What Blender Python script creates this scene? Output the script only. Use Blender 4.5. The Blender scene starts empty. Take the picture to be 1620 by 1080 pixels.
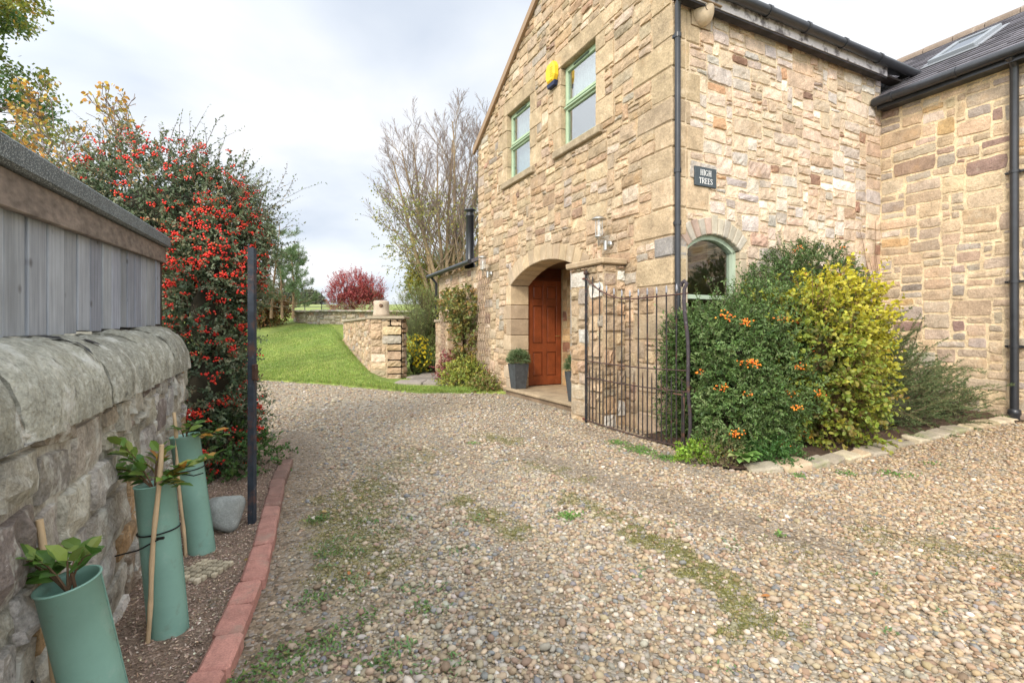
import bpy, math, random
import numpy as np
from math import sin, cos, pi, radians, sqrt
from mathutils import Vector
from mathutils.geometry import tessellate_polygon
random.seed(7); rng = np.random.default_rng(7)
S = bpy.context.scene; COL = S.collection
# ------------------------------------------------------------------ camera
cam = bpy.data.cameras.new('camera'); camo = bpy.data.objects.new('camera', cam); COL.objects.link(camo)
camo.location = (0, 0, 1.25); camo.rotation_euler = (pi/2, 0, 0)
cam.sensor_width = 36; cam.lens = 785/1620*36; cam.shift_y = -19/1620
cam.clip_start = 0.05; cam.clip_end = 3000
S.camera = camo
# ------------------------------------------------------------------ world and sun
SUN_EL, SUN_AZ = radians(36), math.atan2(-0.42, -0.91)      # azimuth of the direction to the sun, from +Y clockwise
sd = Vector((sin(SUN_AZ)*cos(SUN_EL), cos(SUN_AZ)*cos(SUN_EL), sin(SUN_EL)))
W = bpy.data.worlds.new('World'); S.world = W; W.use_nodes = True
nt = W.node_tree; nt.nodes.clear()
def wn(t, **k):
    n = nt.nodes.new(t)
    for a, b in k.items(): setattr(n, a, b)
    return n
sky = wn('ShaderNodeTexSky', sky_type='NISHITA', sun_disc=False, sun_elevation=SUN_EL, sun_rotation=SUN_AZ, dust_density=2.0)
skys = wn('ShaderNodeVectorMath', operation='SCALE'); skys.inputs['Scale'].default_value = 0.11
nt.links.new(sky.outputs[0], skys.inputs[0])
tc = wn('ShaderNodeTexCoord'); sep = wn('ShaderNodeSeparateXYZ'); nt.links.new(tc.outputs['Generated'], sep.inputs[0])
az = wn('ShaderNodeMath', operation='MAXIMUM'); nt.links.new(sep.outputs[2], az.inputs[0]); az.inputs[1].default_value = 0
ad = wn('ShaderNodeMath', operation='ADD'); nt.links.new(az.outputs[0], ad.inputs[0]); ad.inputs[1].default_value = 0.25
dx = wn('ShaderNodeMath', operation='DIVIDE'); dy = wn('ShaderNodeMath', operation='DIVIDE')
nt.links.new(sep.outputs[0], dx.inputs[0]); nt.links.new(ad.outputs[0], dx.inputs[1])
nt.links.new(sep.outputs[1], dy.inputs[0]); nt.links.new(ad.outputs[0], dy.inputs[1])
cmb = wn('ShaderNodeCombineXYZ'); nt.links.new(dx.outputs[0], cmb.inputs[0]); nt.links.new(dy.outputs[0], cmb.inputs[1])
cmb.inputs[2].default_value = 3.7
nz = wn('ShaderNodeTexNoise'); nz.inputs['Scale'].default_value = 1.7; nz.inputs['Detail'].default_value = 6
nz.inputs['Roughness'].default_value = 0.45; nz.inputs['Distortion'].default_value = 0.15
nt.links.new(cmb.outputs[0], nz.inputs['Vector'])
rp = wn('ShaderNodeValToRGB'); nt.links.new(nz.outputs[0], rp.inputs[0])
e = rp.color_ramp.elements
e[0].position = 0.30; e[0].color = (0.66, 0.73, 0.84, 1)
e[1].position = 0.60; e[1].color = (1.0, 1.0, 1.02, 1)
m = e.new(0.47); m.color = (0.84, 0.89, 0.96, 1)
dot = wn('ShaderNodeVectorMath', operation='DOT_PRODUCT'); nt.links.new(tc.outputs['Generated'], dot.inputs[0]); dot.inputs[1].default_value = sd
mr = wn('ShaderNodeMapRange'); mr.interpolation_type = 'SMOOTHSTEP'; nt.links.new(dot.outputs['Value'], mr.inputs[0])
mr.inputs[1].default_value = -0.25; mr.inputs[2].default_value = 1.0; mr.inputs[3].default_value = 1.0; mr.inputs[4].default_value = 3.0
cs = wn('ShaderNodeVectorMath', operation='SCALE'); nt.links.new(rp.outputs[0], cs.inputs[0]); nt.links.new(mr.outputs[0], cs.inputs['Scale'])
mx = wn('ShaderNodeMixRGB'); mx.inputs[0].default_value = 0.9
nt.links.new(skys.outputs[0], mx.inputs[1]); nt.links.new(cs.outputs[0], mx.inputs[2])
bg = wn('ShaderNodeBackground'); bg.inputs[1].default_value = 1.0; wo = wn('ShaderNodeOutputWorld')
nt.links.new(mx.outputs[0], bg.inputs[0]); nt.links.new(bg.outputs[0], wo.inputs[0])
sl = bpy.data.lights.new('sun', 'SUN'); sl.energy = 2.6; sl.angle = radians(12); sl.color = (1, 0.90, 0.76)
so = bpy.data.objects.new('sun', sl); COL.objects.link(so); so.rotation_euler = (-sd).to_track_quat('-Z', 'Y').to_euler()
vs = S.view_settings; vs.view_transform = 'Standard'; vs.look = 'None'; vs.exposure = 0.2; vs.gamma = 1
S.render.resolution_x = 1024; S.render.resolution_y = 682
# ------------------------------------------------------------------ frames and helpers
UX, UY = 0.4430, -0.8965
nrm = sqrt(UX*UX+UY*UY); UX /= nrm; UY /= nrm
VX, VY = -UY, UX
def P(u, v, z): return (u*UX+v*VX, u*UY+v*VY, z)
def PA(u, v, z):
    u, v, z = np.broadcast_arrays(np.asarray(u, float), np.asarray(v, float), np.asarray(z, float))
    return np.stack([u*UX+v*VX, u*UY+v*VY, z], -1)
V0 = 4.20; UC = -4.326; UL = -10.17; VI = 8.45       # gable plane, side wall plane, far corner, wing plane
def nrmz(a): return a/np.maximum(np.linalg.norm(a, axis=-1, keepdims=True), 1e-9)
def sstep(a, b, x):
    t = np.clip((np.asarray(x, float)-a)/(b-a), 0, 1); return t*t*(3-2*t)
def wob(x, y, z=0, k=1.0, seed=0):
    x = np.asarray(x, float); y = np.asarray(y, float)
    s = seed*1.37
    return (np.sin(x*1.7*k+y*.9*k+z*1.3*k+s)+np.sin(-x*1.1*k+y*2.3*k+z*.7*k+1.9+s*2)+np.sin(x*2.9*k-y*1.7*k+z*2.1*k+4.1+s*3)+.6*np.sin(x*4.7*k+y*4.1*k-z*3.7*k+s*5))/3.6
ORI = {}
def world_origin(o): return ORI.get(o.name, np.zeros(3))
class MB:
    def __init__(self): self.v = []; self.f = []; self.c = []; self.n = 0; self.mi = 0; self.sm = []
    def add(self, verts, faces, col=(1, 1, 1), smooth=False, mi=None):
        """verts (n,3); faces: int array (k,m) or list of such; col: 3-tuple or (n,3)"""
        verts = np.asarray(verts, float).reshape(-1, 3)
        col = np.broadcast_to(np.asarray(col, float), (len(verts), 3))
        if not isinstance(faces, list): faces = [faces]
        for f in faces:
            f = np.asarray(f, int)
            if f.size: self.f.append((f+self.n, self.mi if mi is None else mi, smooth))
        self.v.append(verts); self.c.append(col); self.n += len(verts)
    def build(self, name, mats, parent=None, flat=False):
        if not isinstance(mats, (list, tuple)): mats = [mats]
        v = np.concatenate(self.v); c = np.concatenate(self.c)
        if parent is not None: v = v-world_origin(parent)
        me = bpy.data.meshes.new(name)
        me.vertices.add(len(v)); me.vertices.foreach_set('co', v.ravel())
        lv = np.concatenate([f.ravel() for f, _, _ in self.f])
        tot = np.concatenate([np.full(len(f), f.shape[1]) for f, _, _ in self.f])
        st = np.concatenate([[0], np.cumsum(tot)[:-1]])
        mi = np.concatenate([np.full(len(f), m) for f, m, _ in self.f])
        sm = np.concatenate([np.full(len(f), s) for f, _, s in self.f])
        me.loops.add(len(lv)); me.loops.foreach_set('vertex_index', lv.astype(np.int32))
        me.polygons.add(len(tot)); me.polygons.foreach_set('loop_start', st.astype(np.int32))
        me.polygons.foreach_set('loop_total', tot.astype(np.int32))
        me.polygons.foreach_set('material_index', mi.astype(np.int32))
        me.polygons.foreach_set('use_smooth', sm.astype(bool))
        a = me.color_attributes.new('Col', 'FLOAT_COLOR', 'POINT')
        a.data.foreach_set('color', np.concatenate([c, np.ones((len(c), 1))], 1).ravel())
        for m_ in mats: me.materials.append(m_)
        me.update(); me.validate()
        o = bpy.data.objects.new(name, me); COL.objects.link(o)
        if parent is not None:
            o.parent = parent; ORI[o.name] = world_origin(parent)
        return o
def tag(o, label=None, cat=None, group=None, kind=None):
    if label: o['label'] = label
    if cat: o['category'] = cat
    if group: o['group'] = group
    if kind: o['kind'] = kind
    return o
def thing(name, label, cat, loc=(0, 0, 0), group=None):
    o = bpy.data.objects.new(name, None); COL.objects.link(o); o.location = loc; o.empty_display_size = .1
    ORI[o.name] = np.array(loc, float); return tag(o, label, cat, group)
def struct(name, mb, m): return tag(mb.build(name, m), kind='structure')
def copy_tree(o, parent=None):
    c = o.copy(); COL.objects.link(c)
    if parent is not None: c.parent = parent
    for ch in list(o.children): copy_tree(ch, c)
    return c
# chamfered hexahedron.  corners order: (i,j,k) bits -> index i+2j+4k
_HF = [(0, 2, 6, 4), (1, 5, 7, 3), (0, 4, 5, 1), (2, 3, 7, 6), (0, 1, 3, 2), (4, 6, 7, 5)]
def hexa(mb, c8, col=(1, 1, 1), ch=0.0, mi=None):
    c8 = np.asarray(c8, float)
    # orientation
    d = np.dot(np.cross(c8[1]-c8[0], c8[2]-c8[0]), c8[4]-c8[0])
    F = _HF if d > 0 else [tuple(reversed(f)) for f in _HF]
    if ch <= 0: mb.add(c8, np.array(F), col, mi=mi); return
    vid = {}; V = []
    for fi, f in enumerate(F):
        for k in range(4):
            a, p, n_ = f[k], f[k-1], f[(k+1) % 4]
            e1 = c8[p]-c8[a]; e2 = c8[n_]-c8[a]
            l1 = np.linalg.norm(e1); l2 = np.linalg.norm(e2)
            V.append(c8[a]+e1/l1*min(ch, l1*.4)+e2/l2*min(ch, l2*.4)); vid[(a, fi)] = len(V)-1
    q = [[vid[(a, fi)] for a in f] for fi, f in enumerate(F)]
    edges = {}
    for fi, f in enumerate(F):
        for k in range(4): edges[(f[k], f[(k+1) % 4])] = fi
    for (a, b), fi in edges.items():
        if a < b:
            fj = edges[(b, a)]
            q.append([vid[(b, fi)], vid[(a, fi)], vid[(a, fj)], vid[(b, fj)]])
    t = []
    for a in range(8):
        fs = [fi for fi, f in enumerate(F) if a in f]
        tri = [vid[(a, x)] for x in fs]
        n3 = np.cross(V[tri[1]]-V[tri[0]], V[tri[2]]-V[tri[0]])
        if np.dot(n3, c8[a]-c8.mean(0)) < 0: tri.reverse()
        t.append(tri)
    mb.add(np.array(V), [np.array(q), np.array(t)], col, mi=mi)
def box(mb, x0, x1, y0, y1, z0, z1, col=(1, 1, 1), ch=0.0, mi=None):
    hexa(mb, [(x, y, z) for z in (z0, z1) for y in (y0, y1) for x in (x0, x1)], col, ch, mi)
def boxuv(mb, u0, u1, v0, v1, z0, z1, col=(1, 1, 1), ch=0.0, mi=None, jit=0):
    c = np.array([P(u, v, z) for z in (z0, z1) for v in (v0, v1) for u in (u0, u1)])
    if jit: c += rng.uniform(-jit, jit, c.shape)
    hexa(mb, c, col, ch, mi)
def frames(path):
    p = np.asarray(path, float); t = np.gradient(p, axis=0); t = nrmz(t)
    ref = np.array([0, 0, 1.]) if abs(t[0][2]) < .9 else np.array([1., 0, 0])
    a = nrmz(np.cross(t, ref)); b = np.cross(t, a); return p, a, b
def tube(mb, path, rad, sides=8, col=(1, 1, 1), cap=True, smooth=True, mi=None, sq=1.0):
    p, a, b = frames(path); n = len(p); rad = np.broadcast_to(np.asarray(rad, float), (n,))
    an = np.arange(sides)/sides*2*pi + (pi/4 if sides == 4 else 0)
    ring = p[:, None]+rad[:, None, None]*(np.cos(an)[None, :, None]*a[:, None]+sq*np.sin(an)[None, :, None]*b[:, None])
    i = np.arange(n-1)[:, None]*sides; j = np.arange(sides)[None]; j2 = (j+1) % sides
    q = np.stack([i+j, i+j2, i+sides+j2, i+sides+j], -1).reshape(-1, 4)[:, ::-1]
    fs = [q]
    mb.add(ring.reshape(-1, 3), fs, col, smooth, mi)
    if cap:
        mb.add(ring[0], np.arange(sides)[None], col, False, mi); mb.add(ring[-1], np.arange(sides)[None, ::-1], col, False, mi)
def lathe(mb, prof, c, sides=16, col=(1, 1, 1), smooth=True, mi=None, ax=None):
    prof = np.asarray(prof, float); an = np.arange(sides)/sides*2*pi
    v = np.stack([prof[:, 0][:, None]*np.cos(an), prof[:, 0][:, None]*np.sin(an), np.repeat(prof[:, 1][:, None], sides, 1)], -1)
    if ax is not None:
        ax = np.asarray(ax, float); z = nrmz(ax); x = nrmz(np.cross(z, [0.3, 1, .1])); y = np.cross(z, x)
        v = v[..., 0:1]*x+v[..., 1:2]*y+v[..., 2:3]*z
    v = v+np.asarray(c)
    n = len(prof); i = np.arange(n-1)[:, None]*sides; j = np.arange(sides)[None]; j2 = (j+1) % sides
    mb.add(v.reshape(-1, 3), np.stack([i+j, i+j2, i+sides+j2, i+sides+j], -1).reshape(-1, 4), col, smooth, mi)
_g = (1+sqrt(5))/2
ICV = nrmz(np.array([(-1, _g, 0), (1, _g, 0), (-1, -_g, 0), (1, -_g, 0), (0, -1, _g), (0, 1, _g), (0, -1, -_g), (0, 1, -_g), (_g, 0, -1), (_g, 0, 1), (-_g, 0, -1), (-_g, 0, 1)], float))
ICF = np.array([(0, 11, 5), (0, 5, 1), (0, 1, 7), (0, 7, 10), (0, 10, 11), (1, 5, 9), (5, 11, 4), (11, 10, 2), (10, 7, 6), (7, 1, 8), (3, 9, 4), (3, 4, 2), (3, 2, 6), (3, 6, 8), (3, 8, 9), (4, 9, 5), (2, 4, 11), (6, 2, 10), (8, 6, 7), (9, 8, 1)])
def randrot(n):
    q = rng.normal(size=(n, 4)); q /= np.linalg.norm(q, axis=1, keepdims=True); w, x, y, z = q.T
    return np.stack([1-2*(y*y+z*z), 2*(x*y-w*z), 2*(x*z+w*y), 2*(x*y+w*z), 1-2*(x*x+z*z), 2*(y*z-w*x), 2*(x*z-w*y), 2*(y*z+w*x), 1-2*(x*x+y*y)], 1).reshape(n, 3, 3)
def icos(mb, C, R, col, asp=(1, 1, 1), jit=0.0, yaw_only=False, smooth=True):
    n = len(C); R = np.asarray(R, float); 
    if R.ndim == 1: R = R[:, None]*np.ones(3)
    R = R*np.asarray(asp)
    v = ICV[None]*(1+rng.uniform(-jit, jit, (n, 12, 1)))
    if yaw_only:
        a = rng.uniform(0, 2*pi, n); t = rng.normal(0, .25, n)
        M = np.zeros((n, 3, 3)); M[:, 0, 0] = np.cos(a); M[:, 0, 1] = -np.sin(a); M[:, 1, 0] = np.sin(a); M[:, 1, 1] = np.cos(a); M[:, 2, 2] = 1
        M2 = np.zeros((n, 3, 3)); M2[:, 0, 0] = np.cos(t); M2[:, 0, 2] = np.sin(t); M2[:, 2, 0] = -np.sin(t); M2[:, 2, 2] = np.cos(t); M2[:, 1, 1] = 1
        M = M@M2
        Q = randrot(n); v = np.einsum('nij,nkj->nki', Q, v)
    else: M = randrot(n)
    v = v*R[:, None]
    v = np.einsum('nij,nkj->nki', M, v)+np.asarray(C)[:, None]
    f = (ICF[None]+np.arange(n)[:, None, None]*12).reshape(-1, 3)
    col = np.asarray(col, float)
    if col.ndim == 2: col = np.repeat(col, 12, 0)
    mb.add(v.reshape(-1, 3), f, col, smooth)
def leaves(mb, p, d, nn, L, Wd, col, simple=False, curl=0.15, fold=0.0):
    """leaf blades: p base, d direction, nn face normal"""
    p = np.asarray(p, float); n = len(p)
    d = nrmz(d); s = nrmz(np.cross(d, nn)); nn = np.cross(s, d)
    L = np.broadcast_to(L, (n,))[:, None]; Wd = np.broadcast_to(Wd, (n,))[:, None]
    col = np.asarray(col, float); 
    if col.ndim == 1: col = np.broadcast_to(col, (n, 3))
    if simple:
        v = np.stack([p, p+d*L*.45+s*Wd*.5, p+d*L-nn*L*curl, p+d*L*.45-s*Wd*.5], 1)
        f = np.arange(n*4).reshape(-1, 4); mb.add(v.reshape(-1, 3), f, np.repeat(col, 4, 0)); return
    up = nn*L*curl; fo = nn*Wd*fold
    v = np.stack([p, p+d*L*.3-s*Wd*.42+up*.4+fo, p+d*L*.3+s*Wd*.42+up*.4+fo, p+d*L*.7-s*Wd*.38+up*.3+fo, p+d*L*.7+s*Wd*.38+up*.3+fo, p+d*L-up*.5,
                  p+d*L*.3+up*.4, p+d*L*.7+up*.3], 1)
    b = (np.arange(n)*8)[:, None]
    tr = np.concatenate([b+np.array([[0, 6, 1]]), b+np.array([[0, 2, 6]]), b+np.array([[3, 7, 5]]), b+np.array([[7, 4, 5]])])
    qd = np.concatenate([b+np.array([[1, 6, 7, 3]]), b+np.array([[6, 2, 4, 7]])])
    mb.add(v.reshape(-1, 3), [tr, qd], np.repeat(col, 8, 0))
def pick(pal, n, jit=.12, hue=.05):
    pal = np.array(pal, float); w = pal[:, 3]/pal[:, 3].sum(); i = rng.choice(len(pal), n, p=w)
    return np.clip(pal[i, :3]*(1+rng.normal(0, jit, (n, 1)))*(1+rng.normal(0, hue, (n, 3))), .005, .95)
# ------------------------------------------------------------------ materials
def mat(name, col=None, rough=.8, vary=0.0, vscale=8, speck=0.0, bump=0.0, bscale=40, bdist=0.01, attr=True, metal=0, trans=0.0, spec=.3, extra=None, fine=True):
    M = bpy.data.materials.new(name); M.use_nodes = True; t = M.node_tree; N = t.nodes; Lk = t.links; b = N['Principled BSDF']
    b.inputs['Roughness'].default_value = rough; b.inputs['Metallic'].default_value = metal; b.inputs['Specular IOR Level'].default_value = spec
    co = N.new('ShaderNodeTexCoord').outputs['Object']
    if attr: c = N.new('ShaderNodeAttribute'); c.attribute_name = 'Col'; c = c.outputs[0]
    else: c = N.new('ShaderNodeRGB'); c.outputs[0].default_value = (*col, 1); c = c.outputs[0]
    if attr and col is not None:
        mm = N.new('ShaderNodeMixRGB'); mm.blend_type = 'MULTIPLY'; mm.inputs[0].default_value = 1; Lk.new(c, mm.inputs[1]); mm.inputs[2].default_value = (*col, 1); c = mm.outputs[0]
    def noise(sc, det=5, ro=.6):
        n = N.new('ShaderNodeTexNoise'); n.inputs['Scale'].default_value = sc; n.inputs['Detail'].default_value = det; n.inputs['Roughness'].default_value = ro
        Lk.new(co, n.inputs['Vector']); return n
    def mulv(c, fac, lo, hi, a=.3, bb=.7):
        r = N.new('ShaderNodeMapRange'); Lk.new(fac, r.inputs[0]); r.inputs[1].default_value = a; r.inputs[2].default_value = bb; r.inputs[3].default_value = lo; r.inputs[4].default_value = hi
        v = N.new('ShaderNodeVectorMath'); v.operation = 'SCALE'; Lk.new(c, v.inputs[0]); Lk.new(r.outputs[0], v.inputs['Scale']); return v.outputs[0]
    if vary: c = mulv(c, noise(vscale).outputs[0], 1-vary, 1+vary)
    if speck: c = mulv(c, noise(vscale*9, 3, .7).outputs[0], 1-speck, 1+speck)
    if extra: c = extra(M, N, Lk, co, c, noise)
    Lk.new(c, b.inputs['Base Color'])
    if bump:
        n1 = noise(bscale, 8, .65); bp = N.new('ShaderNodeBump'); bp.inputs['Strength'].default_value = bump; bp.inputs['Distance'].default_value = bdist
        Lk.new(n1.outputs[0], bp.inputs['Height']); Lk.new(bp.outputs[0], b.inputs['Normal'])
    if trans:
        tr = N.new('ShaderNodeBsdfTranslucent'); Lk.new(c, tr.inputs[0]); ms = N.new('ShaderNodeMixShader'); ms.inputs[0].default_value = trans
        Lk.new(b.outputs[0], ms.inputs[1]); Lk.new(tr.outputs[0], ms.inputs[2]); Lk.new(ms.outputs[0], N['Material Output'].inputs[0])
    return M
def spots(colr, scale, lo, hi, amt=.8, det=6, seed=0.0):
    def f(M, N, Lk, co, c, noise):
        mp = N.new('ShaderNodeMapping'); mp.inputs['Location'].default_value = (seed, seed*2, seed*3); Lk.new(co, mp.inputs[0])
        n = noise(scale, det, .65); Lk.new(mp.outputs[0], n.inputs['Vector'])
        r = N.new('ShaderNodeMapRange'); Lk.new(n.outputs[0], r.inputs[0]); r.inputs[1].default_value = lo; r.inputs[2].default_value = hi; r.inputs[4].default_value = amt
        m = N.new('ShaderNodeMixRGB'); Lk.new(r.outputs[0], m.inputs[0]); Lk.new(c, m.inputs[1]); m.inputs[2].default_value = (*colr, 1); return m.outputs[0]
    return f
def chain(*fs):
    def f(M, N, Lk, co, c, noise):
        for g in fs: c = g(M, N, Lk, co, c, noise)
        return c
    return f
M_stone = mat('sandstone', rough=.92, vary=.24, vscale=7, speck=.27, bump=.9, bscale=26, bdist=.022,
              extra=chain(spots((.62, .55, .42), 5, .60, .74, .5), spots((.16, .11, .07), 9, .62, .76, .5, seed=3), spots((.50, .30, .13), 3, .56, .72, .35, seed=8)))
M_dressed = mat('dressed_sandstone', rough=.9, vary=.16, vscale=6, speck=.12, bump=.6, bscale=45, bdist=.010,
                extra=chain(spots((.60, .56, .47), 6, .60, .75, .45), spots((.17, .13, .09), 12, .64, .78, .45, seed=3)))
M_old = mat('lichened_stone', rough=.95, vary=.28, vscale=9, speck=.3, bump=1.0, bscale=24, bdist=.026,
            extra=chain(spots((.30, .27, .17), 4, .52, .7, .45, seed=5), spots((.64, .64, .58), 9, .53, .64, .85), spots((.13, .12, .10), 5, .56, .68, .5, seed=12), spots((.06, .055, .045), 14, .60, .72, .7, seed=3), spots((.66, .67, .63), 38, .66, .70, .75, seed=9)))
M_mortar = mat('mortar', rough=.95, vary=.15, vscale=14, speck=.2, bump=.7, bscale=60, bdist=.012)
M_leaf = mat('leaf', rough=.5, trans=.28, spec=.4)
M_needle = mat('needle', rough=.6, trans=.15)
M_petal = mat('petal', rough=.6, trans=.3)
M_berry = mat('berry', rough=.28, spec=.5)
M_bark = mat('bark', rough=.9, vary=.3, vscale=12, bump=.5, bscale=30)
M_twig = mat('twig', rough=.9)
M_pebble = mat('pebble', rough=.8, vary=.14, vscale=45, spec=.25)
M_plain = mat('painted', rough=.55)
M_black = mat('black_plastic', rough=.32, spec=.5, vary=.25, vscale=9)
M_iron = mat('rusty_iron', rough=.75, vary=.3, vscale=20, bump=.5, bscale=90, bdist=.004,
             extra=chain(spots((.13, .055, .03), 9, .53, .68, .7), spots((.28, .27, .27), 26, .62, .72, .5, seed=4)))
M_metal = mat('brushed_metal', rough=.35, metal=.9)
# ------------------------------------------------------------------ ground shape
LB = np.array([(-30, 19.5), (-9, 13.4), (-5.9, 12.0), (-4.17, 11.25), (-2.76, 10.3), (-1.85, 9.75), (-1.0, 9.62), (.5, 9.7), (40, 30)], float)  # lawn edge
def gz(x, y):
    x = np.asarray(x, float); y = np.asarray(y, float)
    return .012*wob(x, y, k=1.1) + .11*sstep(3.6, 6.6, x)
GW0, GW1 = np.array([-3.42, 12.0]), np.array([-5.9, 17.4])     # garden wall line
def tz(x, y):
    x = np.asarray(x, float); y = np.asarray(y, float)
    d = y-np.interp(x, LB[:, 0], LB[:, 1])
    w = GW1-GW0; side = ((x-GW0[0])*w[1]-(y-GW0[1])*w[0])/np.hypot(*w)   # + to the right of the wall
    f = 1-sstep(-.15, .35, side)*(1-sstep(17.5, 22, y))
    dd = np.clip(d, 0, None)
    up = .165*np.minimum(dd, 9.7)+.30*np.clip(np.minimum(dd, 11)-9.7, 0, None)+.06*np.clip(np.minimum(dd, 90)-11, 0, None)+.048*np.clip(dd-90, 0, None)
    return np.where(d < 0, -.06, .03+.035*sstep(0, .4, d)+up*f+.02*wob(x, y, k=.8)*sstep(0, 1, d))
def grid(mb, X, Y, zf, colf, keep=None, smooth=True):
    GX, GY = np.meshgrid(X, Y); Z = zf(GX, GY); v = np.stack([GX, GY, Z], -1).reshape(-1, 3)
    nx = len(X); i = np.arange(len(Y)-1)[:, None]*nx; j = np.arange(nx-1)[None]
    q = np.stack([i+j, i+j+1, i+nx+j+1, i+nx+j], -1).reshape(-1, 4)
    if keep is not None:
        cx = v[q].mean(1); q = q[keep(cx[:, 0], cx[:, 1])]
    mb.add(v, q, colf(v[:, 0], v[:, 1]), smooth)
def inpoly(poly, x, y):
    poly = np.asarray(poly); r = np.zeros(np.shape(x), bool); n = len(poly)
    for a in range(n):
        x0, y0 = poly[a]; x1, y1 = poly[(a+1) % n]
        c = ((y0 > y) != (y1 > y)) & (x < (x1-x0)*(y-y0)/(y1-y0+1e-12)+x0); r ^= c
    return r
EDGE = np.array([(-2.55, 5.6), (-2.22, 5.0), (-2.02, 4.40), (-1.86, 3.95), (-1.69, 3.52), (-1.53, 3.12), (-1.40, 2.78), (-1.255, 2.40), (-1.145, 2.05), (-1.06, 1.75), (-.99, 1.45), (-.93, 1.1), (-.9, .6), (-.9, 0.0)])   # brick edging centre line
BED = np.array([(1.50, 5.75), (1.68, 5.2), (1.76, 4.62), (1.95, 4.36), (2.38, 4.42), (2.85, 4.60), (3.4, 4.88), (3.94, 5.2), (4.55, 5.5), (5.16, 5.8), (5.75, 6.03), (6.2, 6.2)])      # planted bed, stone edge line
bedpoly = list(map(tuple, BED))+[P(-3.2, VI, 0)[:2], P(UC, VI, 0)[:2], P(UC, V0, 0)[:2]]
soilpoly = list(map(tuple, EDGE))+[(-3, 0), P(-1.5, -.6, 0)[:2], P(-5.5, -.6, 0)[:2], (-3.2, 6.0)]
def seg_d(x, y, pts):
    d = np.full(np.shape(x), 1e9)
    for a in range(len(pts)-1):
        p, q = np.array(pts[a]), np.array(pts[a+1]); w = q-p; t = np.clip(((x-p[0])*w[0]+(y-p[1])*w[1])/(w@w), 0, 1)
        d = np.minimum(d, np.hypot(x-p[0]-t*w[0], y-p[1]-t*w[1]))
    return d
def moss(x, y):
    m = np.zeros(np.shape(x)); wv = .12*wob(x, y, k=6)+.07*wob(x, y, k=17, seed=3)
    for pts, w, a in [([(.78, 3.05), (.98, 2.72), (1.02, 2.35), (1.0, 2.1)], .11, 1.), ([(.45, 3.75), (.72, 3.3)], .09, .7),
                      ([(-.36, 3.55), (-.22, 3.3), (-.03, 3.1)], .10, .9), ([(-1.15, 3.9), (-1.05, 3.2), (-.85, 2.85), (-.75, 2.6)], .24, .75),
                      ([(-.3, 5.8), (0, 5.5)], .15, .6), ([(.12, 4.7), (.5, 4.15)], .10, .5), ([(2.2, 3.0), (2.6, 2.6)], .16, .45),
                      ([(-.9, 5.0), (-1.1, 4.4)], .25, .35), ([(1.55, 2.9), (1.7, 2.5)], .1, .3), ([(3.0, 2.7), (3.2, 2.5)], .12, .5)]:
        d = seg_d(x, y, pts); m = np.maximum(m, a*(1-sstep(w*.3, w*1.5, d+wv*1.2)))
    return np.clip(m*(.72+.4*sstep(-.4, .5, wob(x, y, k=23, seed=5))), 0, 1)
def soil(x, y):
    d = seg_d(x, y, EDGE); m = (1-sstep(.12, .62, d+.16*wob(x, y, k=5)))
    for pts, w, a in [([(.15, 4.9), (.75, 4.2), (1.3, 3.4), (1.75, 2.9)], .22, .85), ([(.9, 6.2), (2.0, 3.6), (3.2, 2.0)], .14, .55), ([(-1.0, 6.0), (-.2, 4.2), (.1, 2.2)], .14, .5), ([(-.9, 1.9), (-.7, 2.2)], .15, .6), ([(-.3, 6.6), (.5, 5.4)], .2, .4), ([(3.5, 3.3), (3.0, 2.5)], .3, .35)]:
        dd = seg_d(x, y, pts); m = np.maximum(m, a*(1-sstep(w*.3, w*1.6, dd+.1*wob(x, y, k=7, seed=2))))
    return m
# ---- terrain
mb = MB()
X = np.unique(np.concatenate([np.linspace(-600, -60, 12), np.linspace(-60, -12, 25), np.linspace(-12, 3, 91), np.linspace(3, 60, 30), np.linspace(60, 600, 12)]))
Y = np.unique(np.concatenate([np.linspace(-80, 7, 15), np.linspace(7, 26, 115), np.linspace(26, 90, 33), np.linspace(90, 900, 25)]))
def terr_col(x, y):
    a = sstep(-.7, .8, wob(x, y, k=.9))[:, None]; b = sstep(-.5, .7, wob(x, y, k=4, seed=2))[:, None]
    c = np.array((.18, .25, .05))*(1-a)+np.array((.27, .31, .07))*a
    c = c*(.85+.3*b)
    far = sstep(28, 60, y)[:, None]; c = c*(1-far)+np.array((.23, .27, .09))*far
    return c
grid(mb, X, Y, tz, terr_col)
M_grass = mat('grass_ground', rough=.9, vary=.25, vscale=3, speck=.35, bump=.8, bscale=60, bdist=.03)
struct('lawn_and_fields', mb, M_grass)
# grass blades
mb = MB(); n = 60000
gx = rng.uniform(-9.5, -.6, n); gd = rng.power(.62, n)*8.5; gy = np.interp(gx, LB[:, 0], LB[:, 1])+gd-.04
w_ = GW1-GW0; side = ((gx-GW0[0])*w_[1]-(gy-GW0[1])*w_[0])/np.hypot(*w_)
k = ((side < -.05) | (gd < .55)); gx, gy, gd = gx[k], gy[k], gd[k]; n = len(gx)
pz = tz(gx, gy); dr = np.stack([rng.normal(0, .45, n), rng.normal(0, .45, n), np.ones(n)], 1)
edge = (gd < .12)
c = pick([(.19, .29, .05, 4), (.27, .35, .07, 3), (.34, .36, .11, 1.4), (.13, .21, .035, 1.5)], n, .18)
leaves(mb, np.stack([gx, gy, pz-.005], 1), dr, rng.normal(size=(n, 3)), rng.uniform(.03, .065, n)*(1+edge*.5), .012, c, simple=True)
tag(mb.build('lawn_grass', M_leaf), 'short bright green grass of the sloping lawn', 'grass', kind='stuff')
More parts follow.
